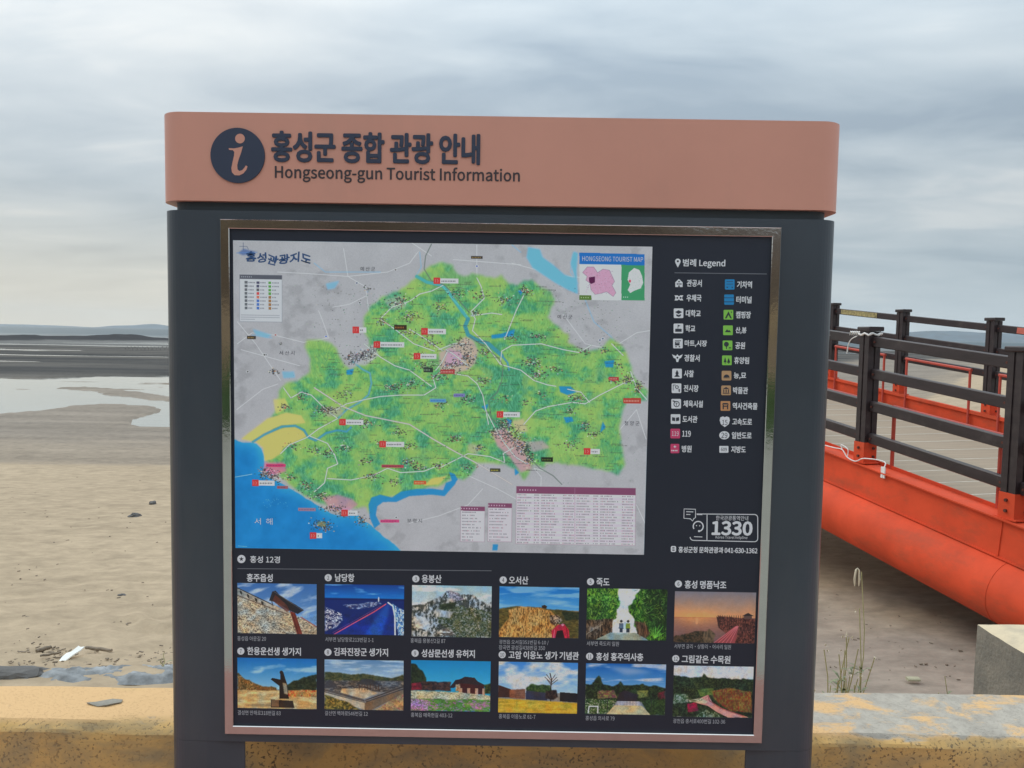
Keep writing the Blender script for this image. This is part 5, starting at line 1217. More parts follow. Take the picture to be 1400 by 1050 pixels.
    # district name in loose brush strokes
    for k in range(16): x = 481+k*2.7; y = 494-k*1.5+3*math.sin(k*2.3); cv.line([(x, y+4), (x+2.5*math.sin(k*1.7)+1, y-4)], 1.6, (60,60,70), .8); cv.line([(x-1.5, y+2*math.cos(k)), (x+2.6, y-1)], 1.4, (70,70,80), .7)
    cv.specks(rs, lambda r: (390+r.rand()*480, 385+r.rand()*290), 1500, 1.3, [(214,206,196), (196,180,150), (150,196,130), (60,110,80), (150,170,150)], .30)
    # red numbered tags with white name boxes
    def tagbox(x0, y0, w, h=7.6, red=9, n=6):
        sl = 0.012
        cv.poly([(x0+red-2, y0-h/2+.3), (x0+w, y0-h/2+.3+w*sl), (x0+w, y0+h/2-.3+w*sl), (x0+red-2, y0+h/2-.3)], (212,210,212))
        cv.poly([(x0, y0-h/2-.6), (x0+red, y0-h/2-.6), (x0+red, y0+h/2+.6), (x0, y0+h/2+.6)], (196,52,52))
        cv.line([(x0+2.4, y0-2), (x0+2.4, y0+2)], 1.2, (240,200,196), .8); cv.line([(x0+5, y0-2), (x0+6.4, y0+.2), (x0+5, y0+2)], 1.1, (240,200,196), .8)
        k = int((w-red-4)/2.2)
        for i in range(k): cv.dot((x0+red+2.4+i*2.2, y0+.3+(w*sl)*.6), 1.35, 2.4*(.7+.4*rs.rand()), (52,50,58), .85)
    for a in ((593,384,34),(511,471,42),(482,451,19),(576,453,34),(566,487,31),(464,577,33),(519,607,34),(345,660,31),(467,701,22),(424,732,17),(679,566.5,32),(798,617,22)): tagbox(*a)
    def blk(x0, y0, w, h, c, tc, al=.85):
        cv.poly([(x0, y0), (x0+w, y0+w*.012), (x0+w, y0+h+w*.012), (x0, y0+h)], c)
        for i in range(int((w-3)/2.1)): cv.dot((x0+2+i*2.1, y0+h/2+.3), 1.2, h*.42, tc, al)
    blk(539,444,17,7,(52,40,26),(190,120,60)); blk(579,502,13,7,(46,58,50),(150,170,150)); blk(740,625,16,6,(28,34,26),(120,140,60)); blk(602,505,20,6,(168,60,60),(224,180,170)); blk(852,544,24,7.5,(176,62,50),(230,180,160))
    blk(832,515,14,5,(172,60,60),(230,180,170)); blk(644,350,16,4,(60,54,50),(196,160,70)); blk(338,459,12,4.6,(60,54,50),(196,160,70)); blk(670,640,14,5,(60,60,50),(214,204,60)); blk(620,538,16,4.5,(120,120,170),(60,60,130)); blk(522,635,30,4,(168,70,80),(90,40,60)); blk(566,657,17,5,(200,90,50),(250,200,160))
    blk(364,634,27,4,(206,60,110),(120,40,80)); blk(379,664,15,4,(150,90,100),(90,60,80)); blk(408,694,24,4.4,(150,120,140),(90,70,110)); blk(520,710,26,4,(208,70,120),(120,50,90)); blk(588,545,22,5,(90,150,180),(40,80,190))
    for (a, b, c) in ((488,387,(70,80,110)),(541,369,(90,80,80)),(652,364,(60,80,160)),(492,414,(60,60,70)),(377,458,(150,70,60)),(446,460,(60,90,170)),(820,465,(70,80,120)),(339,508,(60,60,60)),(364,485,(60,60,70)),(824,463,(60,80,110)),(362,485,(40,40,40)),(542,737-30,(80,80,90))):
        cv.dot((a, b), 5, 3.6, (214,216,222)); cv.dot((a, b), 3, 2.2, c, .9)
    # white hatch of islets and sea lane
    cv.line([(322,652),(334,650),(345,648)], 1.6, (210,226,236), .8); cv.line([(326,746),(338,747)], 1.4, (190,224,236), .7)
    for i in range(26): cv.dot((360+rs.rand()*36, 680+rs.rand()*14), 1.2, .9, (150,204,230), .6)
    # small key box, top left
    q = lambda u, v: (328+u*58, 375.5+u*1.0+v*64)
    cv.poly([q(0,0), q(1,0), q(1,1), q(0,1)], (192,194,200)); cv.poly([q(0,0), q(1,0), q(1,.09), q(0,.09)], (84,86,96)); cv.line([q(0,0), q(1,0), q(1,1), q(0,1), q(0,0)], 1.3, (128,130,138), .8)
    for i in range(6): cv.dot(q(.05+i*.045, .045), 1.6, 2.0, (170,172,180), .8)
    for c_, (u, cc) in enumerate(((.12, [(96,100,106)]*7), (.40, [(70,70,96), (70,70,96), (90,90,96), (196,70,70), (196,110,90), (70,110,180), (70,110,180)]), (.68, [(86,150,70)]*4+[(150,110,70)]*3))):
        for r_ in range(8):
            v = .165+r_*.078; col = cc[min(r_, len(cc)-1)]
            cv.poly([q(u, v-.028), q(u+.065, v-.028), q(u+.065, v+.028), q(u, v+.028)], col)
            for k in range(rs.randint(3, 6)): cv.dot(q(u+.10+k*.033, v), 1.3, 2.0, (92,94,104) if c_ else (84,86,96), .8)
    for r_ in range(3):
        for k in range(44 if r_ < 2 else 16): cv.dot(q(.04+k*.0208, .86+r_*.045), .9, 1.3, (110,112,120), .7)
    # inset, top right
    q = lambda u, v: (792+u*89, 345.5+u*2.2+v*64.5-u*v*1.2)
    cv.poly([q(0,0), q(1,0), q(1,.24), q(0,.24)], (22,104,178)); cv.poly([q(0,.24), q(.645,.24), q(.645,1), q(0,1)], (196,200,206)); cv.poly([q(.645,.24), q(1,.24), q(1,1), q(.645,1)], (58,142,96))
    cty = [(.05,.42),(.12,.30),(.22,.30),(.28,.42),(.36,.34),(.46,.36),(.50,.48),(.54,.60),(.50,.68),(.56,.84),(.52,.92),(.42,.82),(.32,.86),(.24,.88),(.18,.78),(.16,.64),(.10,.58),(.12,.50)]
    cv.poly([q(*p) for p in cty], (206,150,176)); cv.specks(rs, lambda r: q(.1+r.rand()*.42, .36+r.rand()*.5), 260, 1.0, [(170,110,140), (224,190,206), (120,80,110)], .5)
    cv.line([q(*p) for p in cty+cty[:1]], 1.2, (120,90,110), .7); cv.poly([q(.15,.52), q(.24,.50), q(.24,.62), q(.18,.66), q(.15,.62)], (84,16,66))
    ko = [(.76,.40),(.84,.30),(.92,.34),(.96,.46),(.98,.62),(.94,.74),(.86,.78),(.78,.84),(.74,.78),(.78,.66),(.74,.56)]
    cv.poly([q(*p) for p in ko], (204,212,206)); cv.specks(rs, lambda r: q(.76+r.rand()*.2, .36+r.rand()*.42), 90, 1.0, [(140,160,146), (170,180,174)], .6); cv.dot(q(.775,.585), 3.4, 4.4, (206,70,96))
    cv.poly([q(0,.90), q(.185,.90), q(.185,1), q(0,1)], (84,116,50)); [cv.dot(q(.03+i*.035, .95), 1.5, 2.0, (190,206,170), .8) for i in range(4)]; [cv.dot(q(.68+i*.03, .93), 1.5, 2.0, (200,216,206), .8) for i in range(3)]
    # lists, bottom right
    def table(x0, y0, x1, y1, head, rows, cols, rowc, sk=.012):
        q = lambda u, v: (x0+(x1-x0)*u-(y1-y0)*v*.012, y0+(x1-x0)*u*sk*1.4+(y1-y0)*v)
        cv.poly([q(0,0), q(1,0), q(1,1), q(0,1)], rowc); cv.poly([q(0,0), q(1,0), q(1,head), q(0,head)], (124,68,98))
        for k in range(7): cv.dot(q(.03+k*.022*163/(x1-x0), head*.5), 1.7, 2.3, (214,196,206), .85)
        for r_ in range(rows):
            v = head+(1-head)*(r_+.5)/rows; hh = (1-head)/rows/2
            if r_ % 2 and cols: cv.poly([q(0,v-hh), q(1,v-hh), q(1,v+hh), q(0,v+hh)], (200,182,194), .55)
            for (u0, u1, d) in (cols or [(.08, .9, .9)]):
                u = u0; e = u0+(u1-u0)*(0.55+.45*rs.rand() if d < 1 else 1); st_ = 1.75/(x1-x0)
                while u < e:
                    cv.dot(q(u, v), 1.15, 1.9*(.7+.4*rs.rand()), (86,76,88) if rs.rand() < .8 else (150,90,110), .78); u += st_*(1 if rs.rand() < .86 else 2)
        cv.line([q(0,0), q(1,0), q(1,1), q(0,1), q(0,0)], 1.2, (150,120,136), .8)
    table(706, 664.5, 869, 743, .125, 19, [(.015,.13,.9),(.155,.195,1),(.215,.37,.9),(.395,.49,1),(.51,.63,.9),(.65,.69,1),(.71,.86,.9),(.89,.985,1)], (206,196,204))
    for u in (.49,): cv.line([(706+163*u, 667), (706+163*u, 742)], 1.4, (160,130,148), .9)
    table(630, 692, 663, 740, .12, 10, None, (196,194,200)); table(667.5, 687.5, 700, 740, .12, 11, None, (198,192,200))
    # little boat-and-gate vignette above the title
    for p in ([(326,346),(334,340),(340,342),(350,344),(344,348),(332,349)],): cv.poly(p, (70,96,150), .75, 1.5)
    cv.line([(333,332),(333,342)], 1.6, (70,80,110), .8); cv.line([(328,337),(338,337),(340,341)], 1.6, (70,80,110), .7); cv.line([(324,346),(352,345)], 2, (80,130,190), .7)
    o = print_on('map_print', cv, xa, xb, zt, zb, PY-0.0003, DISP); 
    MY = PY-0.0006
    lettering('map_title', '홍성관광지도', 337, 424.5, 353.5, MT['title_ink'], MY, o, height=18.5, bold=0.026, brush=True)
    for s_, a, b, y in (('예 산 군', 493, 513, 367.8), ('예 산 군', 762, 782.5, 433.2), ('서 산 시', 382, 403, 482.5), ('청 양 군', 853.5, 874, 578.5), ('보 령 시', 557, 577, 711.5)):
        lettering('place_name', s_, a, b, y, MT['map_text'], MY, o, offset=0.004, height=5.8)
    lettering('place_name', '서  해', 348.5, 373, 712.5, MT['white_ink'], MY, o, offset=0.006, height=9)
    lettering('inset_title', 'HONGSEONG TOURIST MAP', 796, 879, 354.3, MT['white_ink'], MY, o, offset=0.010, height=6.4)
paint_map()

# ---- the twelve small photographs
def thumb(idx, corners, fn):
    TL, TR, BR, BL = (FP(*c) for c in corners); xa, xb, zt, zb = (TL.x+BL.x)/2, (TR.x+BR.x)/2, (TL.z+TR.z)/2, (BL.z+BR.z)/2
    cv = Canvas(240, int(240*(zt-zb)/(xb-xa)), (120, 120, 120)); fn(cv)
    g_ = fbm(cv.X/2.2, cv.Y/2.2, 2, idx*7+1)-.5; g2 = fbm(cv.X/15, cv.Y/12, 3, idx*7+3)-.5; g3 = fbm(cv.X/20, cv.Y/20, 2, idx*7+5)-.5
    sat = np.clip((cv.a[..., 2]-cv.a[..., 0])/60, 0, 1)*(cv.Y/cv.h < .6); w = 1-.88*sat            # skies stay smooth
    w = w*(.25 if idx == 5 else 1); cv.a *= (1+(g_*.26+g2*.28)*w)[..., None]; cv.a[..., 0] *= 1+g3*.30*w; cv.a[..., 2] *= 1-g3*.34*w
    cv.a = 118+(cv.a-118)*1.08-4
    print_on('photo_print', cv, xa, xb, zt, zb, PY-0.0003, DISP, 0.4)
def grad(cv, y0, y1, c0, c1):
    t = np.clip((cv.Y/cv.h-y0)/(y1-y0), 0, 1)[..., None]; m = ((cv.Y/cv.h >= y0-1e-6) & (cv.Y/cv.h <= y1+0.002))[..., None]
    cv.a[:] = np.where(m, np.array(c0)*(1-t)+np.array(c1)*t, cv.a)
def cloud(cv, y1, c, al=.8, sx=60, sy=22, thr=.5, seed=1, tilt=0.0):
    n = fbm(cv.X/sx+cv.Y*tilt/sy, cv.Y/sy, 4, seed); cv.blend((slice(None), slice(None)), np.clip((n-thr)*5, 0, 1)*al*(cv.Y/cv.h < y1), c)
def tex(cv, pts, cols, sx, sy, seed, al=1.0, soft=0.8, thr=.5, k=4, wob=5):
    """a rough, mottled region between two or more colours"""
    m = cv.mask(pts, soft, wob, seed); n = np.clip((fbm(cv.X/sx, cv.Y/sy, 4, seed)-thr)*k+.5, 0, 1)[..., None]
    c = np.array(cols[0])*(1-n)+np.array(cols[1])*n
    if len(cols) > 2: n2 = np.clip((fbm(cv.X/(sx*.6), cv.Y/(sy*.6), 3, seed+9)-.55)*6, 0, 1)[..., None]; c = c*(1-n2)+np.array(cols[2])*n2
    cv.blend((slice(None), slice(None)), m*al, c)
def t1(c):   # fortress wall with a pavilion
    grad(c, 0, 1, (60,104,160), (120,160,200)); cloud(c, 1, (190,200,212), .75, 50, 26, .5, 3, .8)
    tex(c, [(0,.10),(.30,.34),(.70,.60),(1,.84),(1,1),(0,1)], [(150,140,122),(190,180,160),(84,76,66)], 5, 3.4, 7, thr=.46, wob=0)
    tex(c, [(0,.10),(.30,.32),(.66,.56),(.64,.60),(.30,.42),(0,.26)], [(176,166,150),(140,134,122)], 8, 5, 8, wob=0)
    for a in (.03,.12,.22,.30): c.poly([(a,.12+a*.75),(a+.03,.15+a*.75),(a+.03,.22+a*.75),(a,.18+a*.75)], (62,58,52))
    c.line([(0,.10),(.44,.42)], 2.4, (40,40,44)); c.line([(0,.25),(.65,.62)], 2, (92,70,58)); c.line([(.8,.66),(1,.85)], 3, (150,90,80))
    c.poly([(.40,.34),(.44,.16),(.48,.14),(.54,.24),(.74,.42),(.84,.52),(.76,.60),(.64,.52),(.50,.38)], (44,42,46)); c.line([(.46,.16),(.82,.52)], 2, (84,86,92))
    c.poly([(.44,.34),(.48,.22),(.62,.42),(.66,.54),(.62,.56)], (96,56,48), .8); c.poly([(.66,.54),(.73,.58),(.82,1),(.75,1)], (110,52,44)); c.line([(.69,.6),(.77,1)], 2, (60,36,34)); c.line([(.43,.34),(.45,.45)], 2, (44,40,40))
def t2(c):   # curving breakwater in deep blue
    grad(c, 0, .28, (16,64,134), (24,116,190)); grad(c, .28, 1, (14,44,104), (18,40,96)); cloud(c, .2, (130,180,220), .6, 44, 9, .55, 4)
    c.poly([(0,.27),(1,.27),(1,.31),(0,.31)], (24,34,80), .7, 1)
    tex(c, [(0,.45),(.20,.58),(.24,.70),(.14,.86),(0,.95)], [(22,34,84),(140,140,160),(200,206,220)], 7, 5, 12); tex(c, [(.22,.42),(.44,.38),(.66,.33),(.72,.38),(.55,.47),(.34,.50)], [(40,60,110),(150,160,186),(70,60,90)], 7, 3.5, 13)
    tex(c, [(.84,.36),(.90,.42),(1,.50),(1,1),(.93,1)], [(60,110,170),(196,220,240),(30,60,120)], 4, 5, 14)
    c.poly([(.10,1),(.55,.62),(.78,.36),(.82,.35),(.88,.46),(.90,1)], (22,50,126)); c.poly([(.5,1),(.72,.5),(.80,.37),(.82,.37),(.80,.6),(.72,1)], (34,90,170), .7, 4)
    c.line([(.12,1),(.40,.74),(.62,.54),(.77,.38)], 3.4, (196,84,110)); c.line([(.10,.97),(.40,.70),(.70,.42)], 1.6, (120,70,120)); c.line([(.80,.35),(.86,.42),(.885,.62),(.89,1)], 4.6, (196,216,240)); c.dot((.68,.29), 2, 8, (220,230,240)); c.line([(.86,.40),(.92,.70),(.97,1)], 2, (140,190,226), .8)
def t3(c):   # rocky granite peak
    grad(c, 0, .5, (140,172,184), (196,196,196)); cloud(c, .5, (206,206,208), .8, 60, 16, .45, 6)
    sh = [(0,.40),(.10,.38),(.20,.33),(.34,.22),(.44,.12),(.55,.12),(.62,.16),(.76,.18),(.84,.26),(.94,.36),(1,.30),(1,1),(0,1)]
    tex(c, sh, [(70,74,72),(166,166,164),(44,52,46)], 6, 9, 21, thr=.47, wob=8, k=5); tex(c, [(.3,.45),(.6,.38),(1,.5),(1,1),(.55,1),(.35,.7)], [(42,58,36),(86,92,60),(150,150,144)], 5, 5, 22, wob=14, thr=.5, k=5, al=.85)
    tex(c, [(.02,.6),(.16,.62),(.24,.76),(.2,.88),(.04,.82)], [(180,174,166),(200,196,190)], 8, 6, 23); tex(c, [(.42,.10),(.56,.12),(.66,.28),(.5,.3)], [(150,140,154),(90,90,96),(190,186,190)], 5, 5, 24); tex(c, [(.34,.36),(.56,.32),(.54,.46),(.36,.46)], [(36,48,36),(60,70,52)], 6, 5, 25, wob=6)
    tex(c, [(.3,.46),(.52,.5),(.48,.64),(.3,.6)], [(170,176,180),(140,146,150)], 4, 12, 26); tex(c, [(.35,.86),(.5,.84),(.56,.96),(.36,.98)], [(196,190,180),(90,80,70)], 8, 4, 27)
def t4(c):   # silver grass ridge under a blue sky
    grad(c, 0, .45, (22,106,176), (84,150,196)); cloud(c, .44, (140,180,206), .7, 70, 11, .48, 8, .1); c.poly([(.3,.24),(.7,.26),(.95,.34),(.6,.30)], (160,186,200), .7, 5)
    tex(c, [(0,.43),(.2,.39),(.4,.40),(.7,.44),(1,.48),(1,1),(0,1)], [(70,64,36),(96,86,46)], 8, 4, 31); tex(c, [(.12,.46),(.25,.39),(.5,.41),(.64,.46),(.72,.6),(.82,1),(0,1),(0,.86),(.12,.62)], [(150,108,56),(196,152,92),(96,66,32)], 3, 9, 32, thr=.44)
    tex(c, [(.78,.48),(1,.48),(1,.62),(.84,.66)], [(34,44,30),(56,60,38)], 6, 5, 33); c.poly([(.53,.37),(.57,.35),(.6,.38),(.59,.42),(.54,.42)], (50,40,32)); tex(c, [(.64,.56),(.74,.54),(.8,.66),(.7,.76),(.64,.7)], [(60,44,34),(160,140,120)], 4, 5, 34)
    c.poly([(.67,1),(.66,.86),(.74,.74),(.82,.72),(.88,.84),(.89,1)], (176,40,62)); c.poly([(.71,1),(.73,.86),(.80,.84),(.83,1)], (40,24,30)); c.dot((.80,.74), 4, 4, (214,130,140)); c.line([(.7,.84),(.69,1)], 2, (226,110,130)); c.line([(.85,.8),(.87,1)], 2, (110,20,40))
def t5(c):   # bamboo lined path with two walkers
    c.a[:] = (206,208,212)
    tex(c, [(-.1,-.1),(.38,-.1),(.40,.3),(.36,.55),(.30,.66),(-.1,.8)], [(44,92,36),(110,156,62),(24,50,24)], 4, 7, 41, wob=14); tex(c, [(.52,.36),(.60,.18),(.68,-.1),(1.1,-.1),(1.1,1.1),(.7,1.1),(.62,.8),(.58,.6)], [(34,78,30),(88,136,50),(22,40,24)], 4, 7, 42, wob=14)
    tex(c, [(0,.62),(.33,.58),(.33,.92),(.1,1.05),(-.1,1.05),(-.1,.6)], [(56,44,36),(112,92,74),(30,26,22)], 3, 10, 43, wob=6); tex(c, [(.60,.62),(.72,.66),(.80,.86),(.72,1.02),(.64,.9)], [(54,44,34),(100,84,66)], 3, 9, 44)
    c.poly([(.30,.86),(.62,.86),(.78,1),(.12,1)], (132,146,140)); c.poly([(.34,.6),(.58,.6),(.58,.86),(.34,.86)], (196,202,204), .8, 4); c.line([(0,.9),(.2,.7)], 2, (150,140,120), .7)
    for x, col in ((.435,(92,110,130)), (.52,(130,140,56))): c.dot((x,.635), 4, 4, (54,56,54)); c.poly([(x-.025,.67),(x+.025,.67),(x+.03,.78),(x-.03,.78)], col); c.poly([(x-.02,.77),(x+.02,.77),(x+.02,.85),(x-.02,.85)], (52,60,70))
    rs = np.random.RandomState(6)
    c.poly([(.74,-.1),(1.1,-.1),(1.1,.8),(.84,.8),(.70,.45)], (20,30,24), .55, 12); c.poly([(-.1,.30),(.2,.34),(.30,.56),(-.1,.62)], (16,34,22), .5, 12)
    for i in range(230):
        x = rs.rand()*.36 if i % 2 else .60+rs.rand()*.36; y = rs.rand()*.55; L_ = .03+rs.rand()*.05; a = rs.rand()*3.1
        c.line([(x, y), (x+L_*math.cos(a)*.7, y+L_*math.sin(a))], 1.3, [(150,190,70), (96,150,50), (190,210,120), (30,70,34)][rs.randint(4)], .6)
    for i in range(26): x = .62+rs.rand()*.16; c.line([(x, .62+rs.rand()*.1), (x+.02, .85+rs.rand()*.1)], 1.4, [(120,84,66), (40,28,26)][i % 2], .7)
    for i in range(16): c.line([(.86, .95), (.80+rs.rand()*.2, .70+rs.rand()*.2)], 1.5, (110,176,70), .7)
    for i in range(9): c.line([(-.02, .95-i*.03), (.18, .66+i*.02)], 1.4, (150,140,128), .5)
def t6(c):   # sunset over the sea with a boardwalk
    grad(c, 0, .5, (120,116,124), (200,140,98)); grad(c, .5, 1, (150,104,88), (110,84,84)); t = np.exp(-((c.X/c.w-.28)/.28)**2-((c.Y/c.h-.5)/.16)**2)[..., None]; c.a[:] = c.a*(1-t*.55)+np.array((236,162,92))*t*.55
    c.a += ((fbm(c.X/9, c.Y/1.8, 3, 5)-.5)*14*(c.Y/c.h > .52))[..., None]; c.line([(.28,.52),(.28,.62)], 5, (240,160,110), .7, 3); c.line([(0,.51),(.55,.51)], 1.6, (170,96,70), .5)
    c.poly([(.52,.48),(.60,.54),(.60,.76),(.55,.70)], (70,48,44)); tex(c, [(.54,.47),(1,.52),(1,1),(.75,1),(.62,.78),(.57,.7)], [(74,44,42),(120,72,62),(40,28,30)], 4, 6, 52, wob=3)
    for k in range(13): x = .54+k*.028; c.line([(x,.46),(x+.004,.66)], 1.2, (44,34,34), .9)
    c.poly([(.5,1),(.76,.66),(.80,.66),(.76,1)], (140,70,74)); [c.line([(.50+k*.05,1),(.77+k*.006,.67)], 1.6, (206,120,124), .8) for k in range(5)]
    c.poly([(.84,.46),(.91,.40),(.98,.46)], (48,42,44)); c.poly([(.86,.46),(.96,.46),(.96,.52),(.86,.52)], (90,70,66)); tex(c, [(-.05,.92),(.2,.82),(.32,.76),(.44,.84),(.5,.92),(.5,1.05),(-.05,1.05)], [(44,42,34),(84,66,50)], 5, 4, 53, wob=12); tex(c, [(.36,.82),(.44,.72),(.52,.84),(.48,1),(.36,1)], [(70,62,50),(110,90,70)], 3, 8, 54)
def t7(c):   # bronze statue on a lawn
    grad(c, 0, .62, (20,104,170), (130,176,200)); cloud(c, .6, (176,200,212), .7, 56, 20, .52, 9, .3); tex(c, [(0,.3),(.1,.42),(.3,.55),(.5,.58),(.5,.7),(0,.7)], [(120,84,46),(86,72,40),(150,120,76)], 5, 6, 61, wob=8)
    tex(c, [(.6,.55),(.75,.42),(.9,.34),(1,.30),(1,.66),(.6,.66)], [(30,42,30),(52,62,44)], 6, 5, 62, wob=8); tex(c, [(0,.64),(1,.64),(1,1),(0,1)], [(176,146,98),(204,176,128)], 30, 6, 63); tex(c, [(.62,.63),(1,.62),(1,.76),(.64,.76)], [(150,120,70),(190,150,90),(180,60,40)], 5, 6, 64)
    c.poly([(.1,.92),(.45,.90),(.45,.96),(.1,.96)], (110,94,70), .7, 2); c.poly([(.42,.82),(.70,.84),(.72,.98),(.42,.98)], (52,42,34)); c.poly([(.43,.83),(.52,.83),(.52,.96),(.43,.96)], (120,88,60))
    c.poly([(.53,.80),(.53,.55),(.42,.42),(.44,.39),(.54,.42),(.54,.28),(.58,.27),(.60,.38),(.63,.52),(.65,.8)], (40,32,28)); c.dot((.555,.28), 5, 6, (44,34,30)); c.poly([(.57,.48),(.62,.50),(.64,.72),(.59,.70)], (176,160,130), .85, 1)
def t8(c):   # tiled-roof house inside long walls
    grad(c, 0, .35, (88,126,164), (150,176,194)); cloud(c, .35, (180,196,208), .7, 60, 10, .48, 10); tex(c, [(0,.26),(.16,.25),(.34,.30),(.5,.27),(.7,.32),(.84,.36),(1,.28),(1,.5),(0,.5)], [(50,62,44),(82,84,56)], 7, 5, 71, wob=4)
    tex(c, [(0,.42),(1,.40),(1,.62),(0,.66)], [(70,70,72),(112,108,104),(54,50,50)], 9, 3, 72, wob=0); tex(c, [(.22,.58),(.5,.56),(.68,.66),(.5,.78),(.2,.66)], [(190,166,134),(170,146,116)], 20, 6, 73, wob=2)
    c.poly([(.40,.48),(.48,.38),(.60,.38),(.70,.48),(.55,.50)], (58,60,64)); [c.line([(.44+k*.035,.49),(.44+k*.035,.60)], 1.8, (74,52,42)) for k in range(8)]; c.poly([(0,.50),(.06,.40),(.14,.48),(.16,.56),(0,.58)], (66,66,70)); tex(c, [(.7,.42),(1,.42),(1,.5),(.74,.54)], [(74,76,80),(120,116,110)], 8, 3, 74)
    c.poly([(0,.60),(.2,.66),(.51,.80),(.51,.86),(.2,.74),(0,.66)], (84,78,74)); c.poly([(0,.66),(.2,.74),(.51,.86),(.51,1),(.3,.9),(0,.76)], (176,160,136)); c.poly([(.51,.80),(1,.50),(1,.58),(.53,.86)], (70,66,66)); c.poly([(.51,.86),(1,.58),(1,.66),(.60,1),(.51,1)], (112,94,76)); c.line([(.51,.83),(1,.545)], 1.6, (140,130,120)); c.line([(0,.635),(.5,.84)], 1.6, (150,140,126))
    tex(c, [(0,.7),(.3,.86),(.45,1),(0,1)], [(84,78,40),(150,126,62),(50,50,30)], 6, 6, 75); tex(c, [(1,.66),(1,1),(.62,1)], [(140,120,86),(172,146,104),(150,90,80)], 6, 6, 76)
def t9(c):   # hanok gate and flower meadow
    c.a[:] = (30,140,184); grad(c, 0, .5, (20,124,176), (64,160,196)); tex(c, [(-.05,.05),(.06,.08),(.14,.24),(.2,.38),(.2,.6),(-.05,.6)], [(24,38,30),(44,58,40)], 5, 6, 81, wob=10); tex(c, [(.14,.42),(.5,.42),(.5,.6),(.1,.6)], [(44,40,46),(80,60,56)], 7, 4, 82, wob=5)
    c.poly([(.48,.54),(.56,.38),(.62,.36),(.68,.31),(.80,.33),(.84,.40),(.92,.46),(.93,.50),(.6,.46),(.54,.54)], (48,42,48)); c.poly([(.60,.44),(.92,.48),(.92,.66),(.60,.66)], (66,36,40)); tex(c, [(.56,.48),(.62,.46),(.62,.62),(.56,.6)], [(190,170,140),(150,120,90)], 5, 5, 83)
    for x in (.61,.71,.81,.90): c.poly([(x,.54),(x+.035,.54),(x+.035,.68),(x,.68)], (176,140,118))
    tex(c, [(.0,.46),(.12,.44),(.14,.58),(0,.6)], [(130,40,56),(90,36,50)], 5, 5, 84); tex(c, [(0,.60),(.6,.62),(1,.68),(1,.8),(0,.8)], [(170,166,140),(196,190,166),(120,120,90)], 5, 3, 85, wob=3); tex(c, [(0,.76),(1,.76),(1,1),(0,1)], [(72,118,52),(96,140,66),(150,110,150)], 8, 5, 86)
    tex(c, [(0,.76),(.22,.78),(.22,1),(0,1)], [(160,110,160),(110,110,90),(196,150,190)], 4, 4, 87); tex(c, [(.72,.84),(.95,.80),(1,.9),(.8,.96)], [(160,110,150),(110,130,80)], 5, 3, 88); tex(c, [(.92,.46),(1,.44),(1,.64),(.93,.64)], [(36,50,34),(60,76,44)], 5, 5, 89)
def t10(c):  # low brick museum behind a yellow lawn
    grad(c, 0, .6, (60,124,190), (150,180,202)); cloud(c, .6, (196,198,200), .95, 60, 26, .44, 11, .2)
    tex(c, [(.35,.50),(.42,.44),(.58,.44),(.66,.46),(.68,.62),(.35,.62)], [(40,62,36),(70,92,50)], 5, 5, 91, wob=8); c.poly([(0,.46),(.16,.54),(.16,.70),(0,.70)], (66,44,40)); tex(c, [(.14,.55),(.34,.53),(.34,.73),(.14,.71)], [(116,74,56),(136,88,66)], 12, 3, 92, wob=0); c.poly([(.35,.56),(.62,.60),(.62,.75),(.35,.74)], (52,54,70)); c.poly([(.78,.58),(1,.60),(1,.78),(.78,.76)], (34,34,40))
    c.line([(.665,.78),(.66,.55),(.67,.34),(.65,.22)], 3, (44,34,34)); [c.line([(.665,.36+k*.04),(.665+dx,.24+k*.05)], 1.6, (52,42,42)) for k, dx in ((0,-.06),(0,.05),(1,.07),(1,-.08),(2,.08),(2,-.05))]; tex(c, [(.60,.56),(.73,.54),(.76,.68),(.70,.74),(.60,.72)], [(40,32,34),(66,50,46)], 5, 5, 93, wob=6)
    tex(c, [(0,.72),(.5,.75),(1,.79),(1,1),(0,1)], [(176,142,44),(196,160,62)], 30, 5, 94, wob=0)
